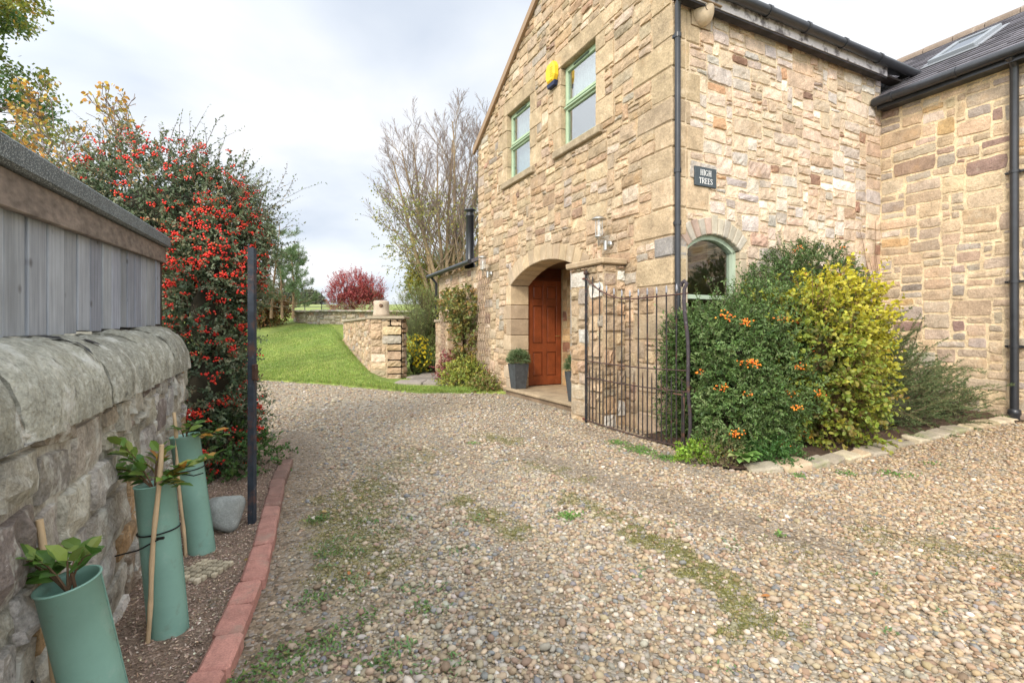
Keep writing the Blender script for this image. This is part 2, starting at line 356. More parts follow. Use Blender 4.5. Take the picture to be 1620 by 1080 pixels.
# ---- gravel sheet
mb = MB()
X = np.concatenate([np.linspace(-14, -3, 23)[:-1], np.linspace(-3, 5, 161), np.linspace(5, 14, 19)[1:]])
Y = np.concatenate([np.linspace(-10, 1.2, 12)[:-1], np.linspace(1.2, 8, 137), np.linspace(8, 15, 29)[1:]])
def gcol(x, y):
    a = sstep(-.6, .7, wob(x, y, k=.9, seed=4))[:, None]
    warm = sstep(0, 4, x)[:, None]
    c = np.array((.255, .205, .14))*(1-a)+np.array((.29, .25, .185))*a
    c = c*(1-.5*warm)+np.array((.36, .26, .15))*.5*warm
    s = soil(x, y)[:, None]; c = c*(1-.75*s)+np.array((.16, .115, .075))*.75*s
    m = moss(x, y)[:, None]; c = c*(1-.85*m)+np.array((.17, .16, .045))*.85*m
    return c
grid(mb, X, Y, gz, gcol, keep=lambda x, y: (y < np.interp(x, LB[:, 0], LB[:, 1])+.8))
def gravel_extra(M, N, Lk, co, c, noise):
    vo = N.new('ShaderNodeTexVoronoi'); vo.inputs['Scale'].default_value = 58; Lk.new(co, vo.inputs['Vector'])
    hs = N.new('ShaderNodeSeparateColor'); Lk.new(vo.outputs['Color'], hs.inputs[0])
    r = N.new('ShaderNodeMapRange'); Lk.new(hs.outputs[0], r.inputs[0]); r.inputs[3].default_value = .5; r.inputs[4].default_value = 1.5
    v = N.new('ShaderNodeVectorMath'); v.operation = 'SCALE'; Lk.new(c, v.inputs[0]); Lk.new(r.outputs[0], v.inputs['Scale'])
    r2 = N.new('ShaderNodeMapRange'); Lk.new(hs.outputs[1], r2.inputs[0]); r2.inputs[1].default_value = .6; r2.inputs[4].default_value = .55
    mm = N.new('ShaderNodeMixRGB'); Lk.new(r2.outputs[0], mm.inputs[0]); Lk.new(v.outputs[0], mm.inputs[1]); mm.inputs[2].default_value = (.33, .31, .28, 1)
    bp = N.new('ShaderNodeBump'); bp.invert = True; bp.inputs['Strength'].default_value = .9; bp.inputs['Distance'].default_value = .012
    Lk.new(vo.outputs['Distance'], bp.inputs['Height']); Lk.new(bp.outputs[0], N['Principled BSDF'].inputs['Normal'])
    return mm.outputs[0]
M_gravel = mat('gravel', rough=.9, vary=.12, vscale=4, extra=gravel_extra)
struct('gravel_drive', mb, M_gravel)
# ---- moss cushions
mb = MB(); n = 420000; x = rng.uniform(-2.2, 3.6, n); y = rng.uniform(1.6, 6.2, n); k = rng.random(n) < moss(x, y)**1.3*.9; x, y = x[k], y[k]; n = len(x)
leaves(mb, np.stack([x, y, gz(x, y)+rng.uniform(.002, .012, n)], 1), np.stack([rng.normal(0, .6, n), rng.normal(0, .6, n), rng.uniform(.1, 1, n)], 1), rng.normal(size=(n, 3)), rng.uniform(.005, .011, n), .006, pick([(.17, .165, .035, 3), (.23, .21, .05, 2), (.12, .14, .035, 2)], n), simple=True)
tag(mb.build('moss', M_leaf), 'yellow-green moss growing in streaks along the drive', 'moss', kind='stuff')
# ---- loose pebbles
def peb(n, y0, y1, rr, seed):
    y = rng.uniform(y0, y1, n); x = rng.uniform(-3.2, 1, n)*0+rng.uniform(-1, 1, n)*(1.12*y1+.4)
    k = (np.abs(x) < 1.14*y+.35) & (y < np.interp(x, LB[:, 0], LB[:, 1])-.03)
    k &= ~inpoly(bedpoly, x, y) & ~inpoly(soilpoly, x, y) & (seg_d(x, y, EDGE) > .075)
    vv = x*VX+y*VY; uu = x*UX+y*UY
    k &= ~((vv > V0-.02) & (uu < UC)) & ~((vv > VI-.05)) & (vv > -.4)
    k &= ~((uu > -8.75) & (uu < -5.9) & (vv > 4.08))
    x, y = x[k], y[k]; s = soil(x, y); m = moss(x, y)
    k = rng.random(len(x)) > np.maximum(np.minimum(.92*s, .88), .86*m); x, y, s, m = x[k], y[k], s[k], m[k]; n = len(x)
    r = rng.lognormal(math.log(rr), .40, n)*(1-.35*s); r = np.clip(r, rr*.45, rr*2.4)
    c = np.array((1.02, 1.01, 1.0))*pick([(.315, .25, .165, 5), (.34, .285, .205, 4), (.27, .245, .205, 3.5), (.39, .35, .285, 2), (.22, .16, .11, 2.2), (.30, .22, .155, 2), (.18, .18, .18, 1.2), (.50, .46, .40, .18)], n, .13, .025)
    wm = sstep(-.5, 3.5, x)[:, None]; c = c*1.06*(1-wm*np.array((-.05, .04, .14)))
    fa = (rng.random(n) < .6*m)[:, None]*.5; c = c*(1-fa)+np.array((.16, .155, .045))*fa
    R = np.stack([r*rng.uniform(.9, 1.45, n), r*rng.uniform(.75, 1.05, n), r*rng.uniform(.42, .75, n)], 1)
    z = gz(x, y)+R[:, 2]*rng.uniform(.1, .9, n)
    return np.stack([x, y, z], 1), R, c
mb = MB()
for n, y0, y1, rr in ((22000, 1.25, 2.2, .0090), (80000, 2.2, 4.2, .0092), (98000, 4.2, 7.6, .0100), (46000, 7.6, 12.2, .0125)):
    Cc, R, c = peb(n, y0, y1, rr, 0); icos(mb, Cc, R, c, jit=.12, yaw_only=True)
tag(mb.build('gravel_pebbles', M_pebble), 'loose rounded pebbles covering the drive', 'gravel', kind='stuff')
# ------------------------------------------------------------------ rubble stonework
def hash2(i, j, k):
    h = np.sin(i*127.1+j*311.7+k*74.7)*43758.5453; return h-np.floor(h)
def rubble(mb, mapf, S0, S1, Z0, Z1, mask, pal, seed=1, cw=.055, chh=.055, hs=((1, .18), (2, .42), (3, .3), (4, .10)), ratio=(1.1, 3.6), gap=.010, D=.016, jit=.014, val=.10, rough=.3, maxw=10, regions=None):
    """random rubble: stones packed on a cell grid, each a shaped patch. mapf(s,z,out) -> world. mask(s,z) True = stone allowed"""
    r = np.random.default_rng(seed); R = random.Random(seed)
    ni = int(round((S1-S0)/cw)); nj = int(round((Z1-Z0)/chh)); cw = (S1-S0)/ni; chh = (Z1-Z0)/nj
    ii, jj = np.meshgrid(np.arange(ni), np.arange(nj)); occ = ~mask(S0+(ii+.5)*cw, Z0+(jj+.5)*chh)
    st = []; sizes = [a for a, _ in hs]; ws = [b for _, b in hs]
    for j in range(nj):
        i = 0
        while i < ni:
            if occ[j, i]: i += 1; continue
            h = R.choices(sizes, ws)[0]
            while h > 1 and (j+h > nj or occ[j+h-1, i]): h -= 1
            for t in range(1, h):
                if occ[j+t, i]: h = t; break
            w = max(2, int(round(h*chh/cw*R.uniform(*ratio)))); w = min(w, maxw); k = 0
            while k < w+2 and i+k < ni and not occ[j:j+h, i+k].any(): k += 1
            if k <= w+1: w = min(k, w+1) if k >= w else k
            w = max(1, min(w, k)); occ[j:j+h, i:i+w] = True; st.append((i, j, w, h)); i += w
    pal_ = np.array(pal); pw = pal_[:, 3]/pal_[:, 3].sum()
    groups = {}
    for (i, j, w, h) in st: groups.setdefault(min(w, 12)*0+((w > 4)+(w > 7)), []).append((i, j, w, h))
    for g, L in groups.items():
        A = np.array(L, float); n = len(A); i, j, w, h = A.T
        def node(a, b):
            x = S0+a*cw+(hash2(a, b, seed)-.5)*2*jit; z = Z0+b*chh+(hash2(a, b, seed+9)-.5)*2*jit*.8
            x = np.where(a <= 0, S0, np.where(a >= ni, S1, x)); z = np.where(b <= 0, Z0, np.where(b >= nj, Z1, z)); return x, z
        x00, z00 = node(i, j); x10, z10 = node(i+w, j); x01, z01 = node(i, j+h); x11, z11 = node(i+w, j+h)
        na = [6, 8, 11][g]; nb = 6
        ia = np.linspace(-1, 1, na-2); ib = np.linspace(-1, 1, nb-2)
        wm = w*cw; hm = h*chh
        ain = 1-2*.011/wm; bin_ = 1-2*.011/hm
        a = np.concatenate([-np.ones((n, 1)), ain[:, None]*ia[None], np.ones((n, 1))], 1)   # n,na
        b = np.concatenate([-np.ones((n, 1)), bin_[:, None]*ib[None], np.ones((n, 1))], 1)
        Aa = np.repeat(a[:, None, :], nb, 1); Bb = np.repeat(b[:, :, None], na, 2)          # n,nb,na
        gp = gap*r.uniform(.5, 1.5, n)
        rk = r.uniform(.03, .13, n)[:, None, None]*(1 if rough < 1 else 1.6)
        f = 1-rk*(Aa**4*Bb**4); Au = Aa*f*(1-gp/wm)[:, None, None]; Bu = Bb*f*(1-gp/hm)[:, None, None]
        U_ = (Au+1)/2; V_ = (Bu+1)/2
        e = lambda q: q[:, None, None]
        s = (e(x00)*(1-U_)+e(x10)*U_)*(1-V_)+(e(x01)*(1-U_)+e(x11)*U_)*V_
        z = (e(z00)*(1-U_)+e(z10)*U_)*(1-V_)+(e(z01)*(1-U_)+e(z11)*U_)*V_
        s = s+.006*wob(s, z, k=26, seed=seed)*np.where((s > S0+.02) & (s < S1-.02), 1, 0); z = z+.007*wob(s, z, k=21, seed=seed+4)+.010*wob(s, z, k=2.2, seed=seed+2)
        Dn = D*r.uniform(.45, 1.35, n)
        tx = r.normal(0, .3, n); tzv = r.normal(-.1, .3, n)
        border = (np.abs(Aa) > .9999) | (np.abs(Bb) > .9999)
        edge = (np.abs(Aa) >= e(ain)-1e-6) | (np.abs(Bb) >= e(bin_)-1e-6)
        o = e(Dn)*(1+e(tx)*Aa*rough*1.6+e(tzv)*Bb*rough*1.6+rough*1.1*wob(s*1.0, z*1.0, k=34, seed=seed+7)*1.0+rough*.7*wob(s, z, k=13, seed=seed+17))
        o = np.where(edge, o*.72, o); o = np.where(border, -.012, o)
        v = mapf(s.ravel(), z.ravel(), o.ravel())
        q = (np.arange(nb-1)[:, None]*na+np.arange(na-1)[None])[..., None]+np.array([0, 1, na+1, na]); q = q.reshape(-1, 4)
        fc = (q[None]+np.arange(n)[:, None, None]*na*nb).reshape(-1, 4)
        c = pal_[r.choice(len(pal_), n, p=pw), :3]*(1+r.normal(0, val, (n, 1)))*(1+r.normal(0, .018, (n, 3)))
        mb.add(v, fc, np.repeat(np.clip(c, .02, .9), na*nb, 0), False)
    return st
def backing(mb, mapf, outer, holes, col, out=0.0, mi=None):
    loops = [outer]+holes; tri = tessellate_polygon([[Vector((a, b, 0)) for a, b in lp] for lp in loops])
    pts = np.array([p for lp in loops for p in lp], float); T = np.array(tri)
    v = mapf(pts[:, 0], pts[:, 1], np.full(len(pts), out))
    mb.add(v, T, col, mi=mi)
# palettes: r,g,b,weight (real sandstone colours)
PAL_G = [(.45, .335, .20, 7), (.42, .315, .19, 6), (.48, .365, .225, 5), (.40, .315, .205, 4), (.36, .245, .15, 1.4), (.26, .175, .12, .5), (.42, .29, .165, 1.6), (.54, .44, .30, 1.4), (.37, .32, .24, 1.6)]
PAL_S = [(.56, .44, .30, 6), (.52, .41, .285, 5), (.59, .48, .345, 4), (.49, .42, .33, 3), (.50, .37, .245, 1.2), (.28, .17, .11, .5), (.47, .29, .16, .25), (.66, .58, .46, 2), (.48, .43, .36, 1.6)]
PAL_W = [(.46, .35, .21, 6), (.41, .33, .22, 5), (.49, .38, .24, 4), (.37, .32, .235, 3), (.40, .29, .19, .7), (.24, .165, .12, .25), (.47, .32, .15, 1.0), (.54, .45, .33, 1)]
MORT_G = (.45, .345, .225); MORT_S = (.60, .48, .33); MORT_W = (.68, .54, .35)
PAL_G, PAL_S, PAL_W = [[(r_*1.01, g_*1.0, b_*1.075, w_) for r_, g_, b_, w_ in p_] for p_ in (PAL_G, PAL_S, PAL_W)]
PAL_W = [(r_*1.08, g_*1.08, b_*1.12, w_) for r_, g_, b_, w_ in PAL_W]
# ---- house geometry constants
ZG = -.05; ZEL = 5.30; RIDGE_U = (UL+UC)/2; SL = .60; ZR = ZEL+(RIDGE_U-UL)*SL
EAVE = 5.02
def rake(u): return ZEL+(SL*(RIDGE_U-UL)-SL*np.abs(u-RIDGE_U))
ARC_C, ARC_H, ARC_SP, ARC_R = -7.30, 1.25, 2.09, .33      # porch arch
def arc_geom(h, rise): R_ = (h*h+rise*rise)/(2*rise); return R_
def arc_top(c, h, sp, rise, s):
    R_ = arc_geom(h, rise); d = R_*R_-(s-c)**2; return np.where(np.abs(s-c) < h, sp+rise-R_+np.sqrt(np.maximum(d, 0)), -9)
def arc_poly(c, h, sp, rise, zb, n=14):
    R_ = arc_geom(h, rise); ph = math.asin(h/R_)
    return [(c-h, zb), (c+h, zb)]+[(c+R_*sin(ph*(1-2*k/n)), sp+rise-R_+R_*cos(ph*(1-2*k/n))) for k in range(n+1)]
W1 = (-8.70, -7.77, 4.12, 5.41); W2 = (-6.74, -5.80, 4.12, 5.41)
AWC, AWH, AWSP, AWR, AWB = 4.885, .445, 2.23, .175, .85     # arched window on the side wall
house = thing('stone_house', 'large sandstone house with green windows, slate roof and arched porch beside the gravel drive', 'house', P(UC, V0, 0))
mapG = lambda s, z, o: PA(s, V0-o, z)
mapS = lambda s, z, o: PA(UC+o, s, z)
mapW = lambda s, z, o: PA(s, VI-o, z)
# quoin schedule at the corner (z0,z1,len on gable,len on side)
quo = []; z = ZG; k = 0; rr = random.Random(3)
while z < 4.95:
    h = rr.uniform(.24, .36)
    if z+h > 4.75: h = 5.0-z
    L = (rr.uniform(.50, .68), rr.uniform(.26, .34)); L2 = (rr.uniform(.24, .30), rr.uniform(.42, .6)) if (z > 2.5 or z+h < .7) else (.20, .205); quo.append((z, z+h, L[k % 2], L2[k % 2])); z += h; k += 1
def inq(s, z, side):
    m = np.zeros(np.shape(s), bool)
    for z0, z1, lg, ls in quo:
        m |= (z > z0) & (z < z1) & ((s > UC-lg) if side == 0 else (s < V0+ls))
    return m
JB = []   # dressed blocks round windows: (u0,u1,z0,z1)
for (a, b, z0, z1) in (W1, W2):
    JB += [(a-.17, b+.17, z1, z1+.27)]
    for sgn, e0 in ((-1, a), (1, b)):
        zz = z0-.0; k = rr.randint(0, 1)
        while zz < z1-.05:
            h = min(rr.uniform(.28, .40), z1-zz)
            if z1-zz-h < .15: h = z1-zz
            L = .40 if k % 2 else .22
            JB.append((e0-L, e0, zz, zz+h) if sgn < 0 else (e0, e0+L, zz, zz+h)); zz += h; k += 1
JA = []   # arch jambs
zz = 0.0; k = 0
while zz < ARC_SP-.01:
    h = rr.uniform(.26, .34); h = ARC_SP-zz if ARC_SP-zz < .42 else h
    L = .30 if k % 2 else .19
    JA.append((ARC_C-ARC_H-L, ARC_C-ARC_H, zz, zz+h)); JA.append((ARC_C+ARC_H, ARC_C+ARC_H+L, zz, zz+h)); zz += h; k += 1
def inrects(R_, s, z):
    m = np.zeros(np.shape(s), bool)
    for a, b, c, d in R_: m |= (s > a) & (s < b) & (z > c) & (z < d)
    return m
def inarch(c, h, sp, rise, t, s, z):
    R_ = arc_geom(h, rise); rr_ = np.hypot(s-c, z-(sp+rise-R_)); ang = np.abs(np.arctan2(s-c, z-(sp+rise-R_)))
    return ((np.abs(s-c) < h) & (z < np.where(np.abs(s-c) < h, arc_top(c, h, sp, rise, s), 0))) | ((rr_ < R_+t) & (rr_ > R_-.05) & (ang < math.asin(min(1, h/R_))+.04) & (z > sp-.25))
LIN = [(W1[0]-.17, W1[1]+.17, W1[3], W1[3]+.27)]
SILL = [(a-.17, b+.17, z0-.13, z0) for a, b, z0, z1 in (W1, W2)]
def maskG(s, z):
    m = (z < rake(s)-.02) & ~inq(s, z, 0) & ~inrects(JB+JA+SILL+[W1, W2], s, z) & ~inarch(ARC_C, ARC_H, ARC_SP, ARC_R, .27, s, z)
    return m
gw = MB()
rubble(gw, mapG, UL, UC, ZG, ZR, maskG, PAL_G, seed=11, D=.021, rough=.5, ratio=(1.3, 3.8), gap=.008)
hG = [arc_poly(ARC_C, ARC_H, ARC_SP, ARC_R, .0), [(W1[0], W1[2]), (W1[1], W1[2]), (W1[1], W1[3]), (W1[0], W1[3])], [(W2[0], W2[2]), (W2[1], W2[2]), (W2[1], W2[3]), (W2[0], W2[3])]]
backing(gw, mapG, [(UL, ZG), (UC, ZG), (UC, ZEL), (RIDGE_U, ZR), (UL, ZEL)], hG, MORT_G)
gw.build('gable_wall', M_stone, house)
sw = MB()
maskS = lambda s, z: ~inq(s, z, 1) & ~inarch(AWC, AWH+.02, AWSP, AWR, .24, s, z) & ~((np.abs(s-AWC) < AWH+.13) & (z > AWB-.1) & (z < AWSP))
rubble(sw, mapS, V0, VI, ZG, EAVE+.16, maskS, PAL_S, seed=23, D=.017, gap=.006, rough=.45, ratio=(1.2, 3.6))
backing(sw, mapS, [(V0, ZG), (VI, ZG), (VI, EAVE+.16), (V0, EAVE+.16)], [arc_poly(AWC, AWH, AWSP, AWR, AWB)], MORT_S)
sw.build('side_wall', M_stone, house)
ww = MB()
rubble(ww, mapW, UC, 0.0, ZG, 4.66, lambda s, z: s > -99, PAL_W, seed=31, D=.014, gap=.017, rough=.34, hs=((1, .14), (2, .42), (3, .34), (4, .10)), ratio=(1.3, 3.6), jit=.017)
backing(ww, mapW, [(UC, ZG), (0, ZG), (0, 4.66), (UC, 4.66)], [], MORT_W)
# far side and end so the shell is closed
for (a, b) in (((UL, V0), (UL, VI+6.5)), ((UL, VI+6.5), (0, VI+6.5)), ((0, VI+6.5), (0, VI))):
    q = [P(a[0], a[1], ZG), P(b[0], b[1], ZG), P(b[0], b[1], 4.6), P(a[0], a[1], 4.6)]; ww.add(q, np.array([[3, 2, 1, 0]]), MORT_G)
ww.build('wing_wall', M_stone, house)
# corner quoins
qm = MB(); M_quoin = mat('rough_dressed_stone', rough=.92, vary=.26, vscale=5, speck=.2, bump=1.0, bscale=22, bdist=.018, extra=chain(spots((.60, .52, .40), 5, .56, .72, .5), spots((.17, .12, .08), 11, .60, .74, .55, seed=3), spots((.45, .28, .14), 3.5, .58, .7, .35, seed=7)))
for k, (z0, z1, lg, ls) in enumerate(quo):
    c = np.array((.45, .345, .225))*rr.uniform(.80, 1.14)*np.array((1, rr.uniform(.98, 1.01), rr.uniform(.94, 1.06)))
    g = .004; pr = rr.uniform(.008, .018)
    if k in (7,): c = np.array((.27, .25, .23))
    # L-shaped pair butted: gable piece includes the corner, side piece beyond it
    boxuv(qm, UC-lg+g, UC+pr, V0-pr, V0+.22, z0+g, z1-g, c, .018, jit=.009)
    boxuv(qm, UC-.10, UC+pr-.001, V0+.2201, V0+ls-g, z0+g+.001, z1-g-.001, c, .012)
for (a, b, z0, z1) in JB:
    c = np.array((.45, .345, .22))*rr.uniform(.84, 1.12); pr = rr.uniform(.008, .018)
    boxuv(qm, a+.004, b-.001, V0-pr, V0+.24, z0+.004, z1-.004, c, .008, jit=.002)
for (a, b, z0, z1) in SILL:
    boxuv(qm, a, b, V0-.07, V0+.2, z0, z1-.012, (.34, .27, .18), .012)
qm.build('dressed_stone', M_quoin, house)
# porch arch
am = MB()
def voussoirs(mb, c, h, sp, rise, t, n, mapf, o0, o1, cols, gapa=.0025, ch=.008, vt=.03, springer=True):
    R_ = arc_geom(h, rise); ph = math.asin(h/R_); zc = sp+rise-R_
    for k in range(n):
        a0 = -ph+2*ph*k/n+gapa; a1 = -ph+2*ph*(k+1)/n-gapa; tt = t+rr.uniform(-vt, vt)
        pts = []
        for o in (o0, o1):
            for rad in (R_, R_+tt):
                for a in (a0, a1): pts.append((c+rad*sin(a), zc+rad*cos(a), o))
        # index i(angle)+2 j(radius)+4 k(out)
        arr = np.array(pts); v = mapf(arr[:, 0], arr[:, 1], arr[:, 2]); col = np.array(cols[rr.randrange(len(cols))])*rr.uniform(.88, 1.1)
        hexa(mb, v, col, ch)
GC = [(.44, .34, .225), (.46, .35, .22), (.42, .33, .23), (.40, .30, .20)]
voussoirs(am, ARC_C, ARC_H, ARC_SP, ARC_R, .27, 13, mapG, .014, -.39, GC)
for (a, b, z0, z1) in JA:
    c = np.array(GC[rr.randrange(4)])*rr.uniform(.85, 1.15)
    boxuv(am, a+.003, b+.0, V0-.012, V0+.39, z0+.004, z1-.004, c, .010)
am.build('porch_arch', M_dressed, house)
# porch interior
pm = MB(); U0, U1 = ARC_C-ARC_H, ARC_C+ARC_H; VB = 5.38
mapB = lambda s, z, o: PA(s, VB-o, z)
PAL_B = [(.50, .33, .16, 5), (.46, .30, .15, 4), (.55, .40, .22, 3), (.25, .12, .07, 1), (.40, .28, .17, 2)]
rubble(pm, mapB, U0-.02, U1, .1, 2.6, lambda s, z: s > -99, PAL_B, seed=5, D=.012, chh=.07, hs=((2, .6), (3, .4)))
backing(pm, mapB, [(U0-.1, 0), (U1, 0), (U1, 2.7), (U0-.1, 2.7)], [], (.45, .32, .18))
mapR = lambda s, z, o: PA(U1-o, s, z)
rubble(pm, mapR, V0+.39, VB, .1, 2.6, lambda s, z: s > -99, PAL_B, seed=6, D=.012)
pm.add([P(U1, V0+.39, 0), P(U1, VB, 0), P(U1, VB, 2.7), P(U1, V0+.39, 2.7)], np.array([[0, 1, 2, 3]]), (.45, .32, .18))
pm.build('porch_wall', M_stone, house)
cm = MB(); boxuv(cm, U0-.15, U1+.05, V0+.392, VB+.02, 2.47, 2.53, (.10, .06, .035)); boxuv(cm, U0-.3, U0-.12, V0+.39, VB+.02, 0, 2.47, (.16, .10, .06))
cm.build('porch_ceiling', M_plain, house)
# door on the porch's left side (faces +u)
dc = (.20, .047, .014); M_door = mat('varnished_timber', rough=.38, vary=.22, vscale=5, speck=.12, spec=.5, extra=spots((.16, .028, .008), 3, .5, .75, .5))
uD = U0-.055; d0, d1, zb, zt = V0+.40, VB-.02, .15, 2.22
dr_ = MB()
boxuv(dr_, uD-.05, uD-.012, d0+.005, d1-.005, zb+.005, zt-.005, np.array(dc)*.8)
for a, b in ((d0, d0+.11), ((d0+d1)/2-.045, (d0+d1)/2+.045), (d1-.11, d1)):
    boxuv(dr_, uD-.012, uD+.008, a, b, zb, zt, dc, .003)
for a, b in ((zb, zb+.17), (.80, .97), (1.72, 1.85), (zt-.10, zt)):
    boxuv(dr_, uD-.0125, uD+.0072, d0+.11, (d0+d1)/2-.045, a, b, dc, .003); boxuv(dr_, uD-.0125, uD+.0072, (d0+d1)/2+.045, d1-.11, a, b, dc, .003)
door = dr_.build('front_door', M_door, house); tag(door, 'glossy red-brown panelled timber door inside the arched porch')
pn = MB()
for a, b in ((d0+.13, (d0+d1)/2-.065), ((d0+d1)/2+.065, d1-.13)):
    for z0, z1 in ((zb+.19, .78), (.99, 1.70), (1.87, zt-.12)): boxuv(pn, uD-.012, uD+.002, a, b, z0, z1, np.array(dc)*1.05, .012)
pn.build('door_panel', M_door, door)
hn = MB(); tube(hn, [P(uD+.01, d1-.06, 1.12), P(uD+.05, d1-.06, 1.12), P(uD+.05, d1-.16, 1.12)], .008, 8, (.5, .42, .2)); hn.build('handle', M_metal, door)
tr_ = MB(); boxuv(tr_, uD-.05, uD+.012, d0, d1, zt+.002, zt+.07, (.10, .022, .008), .004); boxuv(tr_, uD-.05, uD+.004, d0, d1, zt+.072, 2.468, (.07, .02, .010)); tr_.build('door_head', M_door, house)
# porch step
sm_ = MB(); boxuv(sm_, U0-.16, U1+.10, V0-.09, VB, .085, .132, (.36, .275, .175), .008); boxuv(sm_, U0-.12, U1+.06, V0-.045, VB-.1, -.05, .084, (.22, .155, .10))
sm_.build('porch_step', mat('worn_flagstone', rough=.8, vary=.3, vscale=3, speck=.15, bump=.4, bscale=30, extra=spots((.22, .17, .11), 2.5, .5, .7, .5)), house)
# ---- windows
SG = (.35, .45, .30)
M_green = mat('sage_paint', rough=.5, vary=.08, vscale=6)
def glassmat(name, tint, refl):
    M = bpy.data.materials.new(name); M.use_nodes = True; t = M.node_tree; N = t.nodes; Lk = t.links; N.remove(N['Principled BSDF'])
    g = N.new('ShaderNodeBsdfGlossy'); g.inputs['Roughness'].default_value = .02; g.inputs[0].default_value = (.95, .97, 1, 1)
    tr = N.new('ShaderNodeBsdfTransparent'); tr.inputs[0].default_value = (*tint, 1)
    fr = N.new('ShaderNodeLayerWeight'); fr.inputs[0].default_value = .5; pw_ = N.new('ShaderNodeMath'); pw_.operation = 'POWER'; pw_.inputs[1].default_value = 4.0; Lk.new(fr.outputs['Facing'], pw_.inputs[0])
    a = N.new('ShaderNodeMath'); a.operation = 'MULTIPLY_ADD'; a.inputs[1].default_value = .8; a.inputs[2].default_value = refl
    Lk.new(pw_.outputs[0], a.inputs[0]); a.use_clamp = True
    m = N.new('ShaderNodeMixShader'); Lk.new(a.outputs[0], m.inputs[0]); Lk.new(tr.outputs[0], m.inputs[1]); Lk.new(g.outputs[0], m.inputs[2]); Lk.new(m.outputs[0], N['Material Output'].inputs[0]); return M
M_glass = glassmat('window_glass', (.80, .86, .84), .26)
M_room = mat('room', rough=.9)
def upper_window(a, b, z0, z1, low):
    f = MB(); v0 = V0+.085; w = .05; zm = z0+.60*(z1-z0)*.86
    for r_ in ((a, a+w, z0, z1), (b-w, b, z0, z1), (a+w, b-w, z0, z0+w), (a+w, b-w, z1-w, z1), (a+w, b-w, zm-.025, zm+.025)): boxuv(f, r_[0], r_[1], v0, v0+.09, r_[2], r_[3], SG, .003)
    fr = f.build('window', M_green, house)
    s = MB(); w2 = .045; v1 = v0-.012
    for z2, z3 in ((z0+w-.01, zm-.03), (zm+.03, z1-w+.01)):
        for r_ in ((a+.03, a+.03+w2, z2, z3), (b-.03-w2, b-.03, z2, z3), (a+.03+w2, b-.03-w2, z2, z2+w2), (a+.03+w2, b-.03-w2, z3-w2, z3)): boxuv(s, r_[0], r_[1], v1, v1+.06, r_[2], r_[3], np.array(SG)*1.05, .004)
    boxuv(s, a+.02, b-.02, v1-.035, v1+.0, zm-.04, zm-.012, SG, .005); boxuv(s, a+.02, b-.02, v1-.025, v1, z0+.03, z0+.055, SG, .005)
    s.build('sash', M_green, fr)
    vt_ = MB(); boxuv(vt_, (a+b)/2-.2, (a+b)/2+.2, v1-.012, v1-.001, z1-w-.018, z1-w+.008, (.05, .07, .05)); vt_.build('trickle_vent', M_plain, fr)
    g = MB()
    for z2, z3 in ((z0+w+.035, zm-.075), (zm+.075, z1-w-.035)):
        boxuv(g, a+.075, b-.075, v1+.028, v1+.034, z2, z3)
    g.build('pane', M_glass, fr)
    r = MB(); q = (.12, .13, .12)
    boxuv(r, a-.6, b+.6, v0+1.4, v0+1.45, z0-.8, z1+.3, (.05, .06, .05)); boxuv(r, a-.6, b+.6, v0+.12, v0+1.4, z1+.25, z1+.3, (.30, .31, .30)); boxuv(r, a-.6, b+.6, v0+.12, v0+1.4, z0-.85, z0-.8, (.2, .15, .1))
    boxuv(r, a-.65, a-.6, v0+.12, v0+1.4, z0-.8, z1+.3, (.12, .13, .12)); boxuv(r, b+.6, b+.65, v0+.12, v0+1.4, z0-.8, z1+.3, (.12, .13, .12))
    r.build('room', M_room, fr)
    c = MB()    # net curtain / roller blind behind the glass, wavy
    zc0 = z0+.02 if not low else zm
    xs = np.linspace(a+.04, b-.04 if not low else b-.04, 60); v = v0+.13+.012*np.sin(xs*70)+.01*np.sin(xs*31)
    top = PA(xs, v, z1-.05); bot = PA(xs, v, zc0); n = len(xs)
    c.add(np.concatenate([top, bot]), np.array([[i, i+1, n+i+1, n+i] for i in range(n-1)]), (.80, .82, .84), True)
    c.build('net_curtain', mat('net', rough=.9, trans=.3), fr)
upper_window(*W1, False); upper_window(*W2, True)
# arched window
SG = (.42, .50, .38); f = MB()
voussoirs(f, AWC, AWH-.001, AWSP, AWR, -.055, 12, mapS, -.06, -.15, [SG], 0, 0, 0)
for s_ in (-1, 1): 
    a, b = sorted((AWC+s_*(AWH), AWC+s_*(AWH-.055))); box3 = [mapS(np.array([x]), np.array([z]), np.array([o]))[0] for o in (-.15, -.06) for z in (AWB, AWSP) for x in (a, b)]; hexa(f, box3, SG)
for z0, z1 in ((AWB, AWB+.06), (1.62, 1.67)):
    box3 = [mapS(np.array([x]), np.array([z]), np.array([o]))[0] for o in (-.149, -.061) for z in (z0, z1) for x in (AWC-AWH+.055, AWC+AWH-.055)]; hexa(f, box3, SG)
aw = f.build('arched_window', M_green, house); tag(aw, 'arched green window half hidden by the berry bush')
g = MB(); poly = arc_poly(AWC, AWH-.05, AWSP, AWR-.04, AWB+.05); backing(g, mapS, poly, [], (1, 1, 1), out=-.11); g.build('pane', glassmat('arch_glass', (.85, .88, .86), .16), aw)
r = MB()
box3 = lambda s0, s1, z0, z1, o0, o1, c: hexa(r, [mapS(np.array([x]), np.array([z]), np.array([o]))[0] for o in (o0, o1) for z in (z0, z1) for x in (s0, s1)], c)
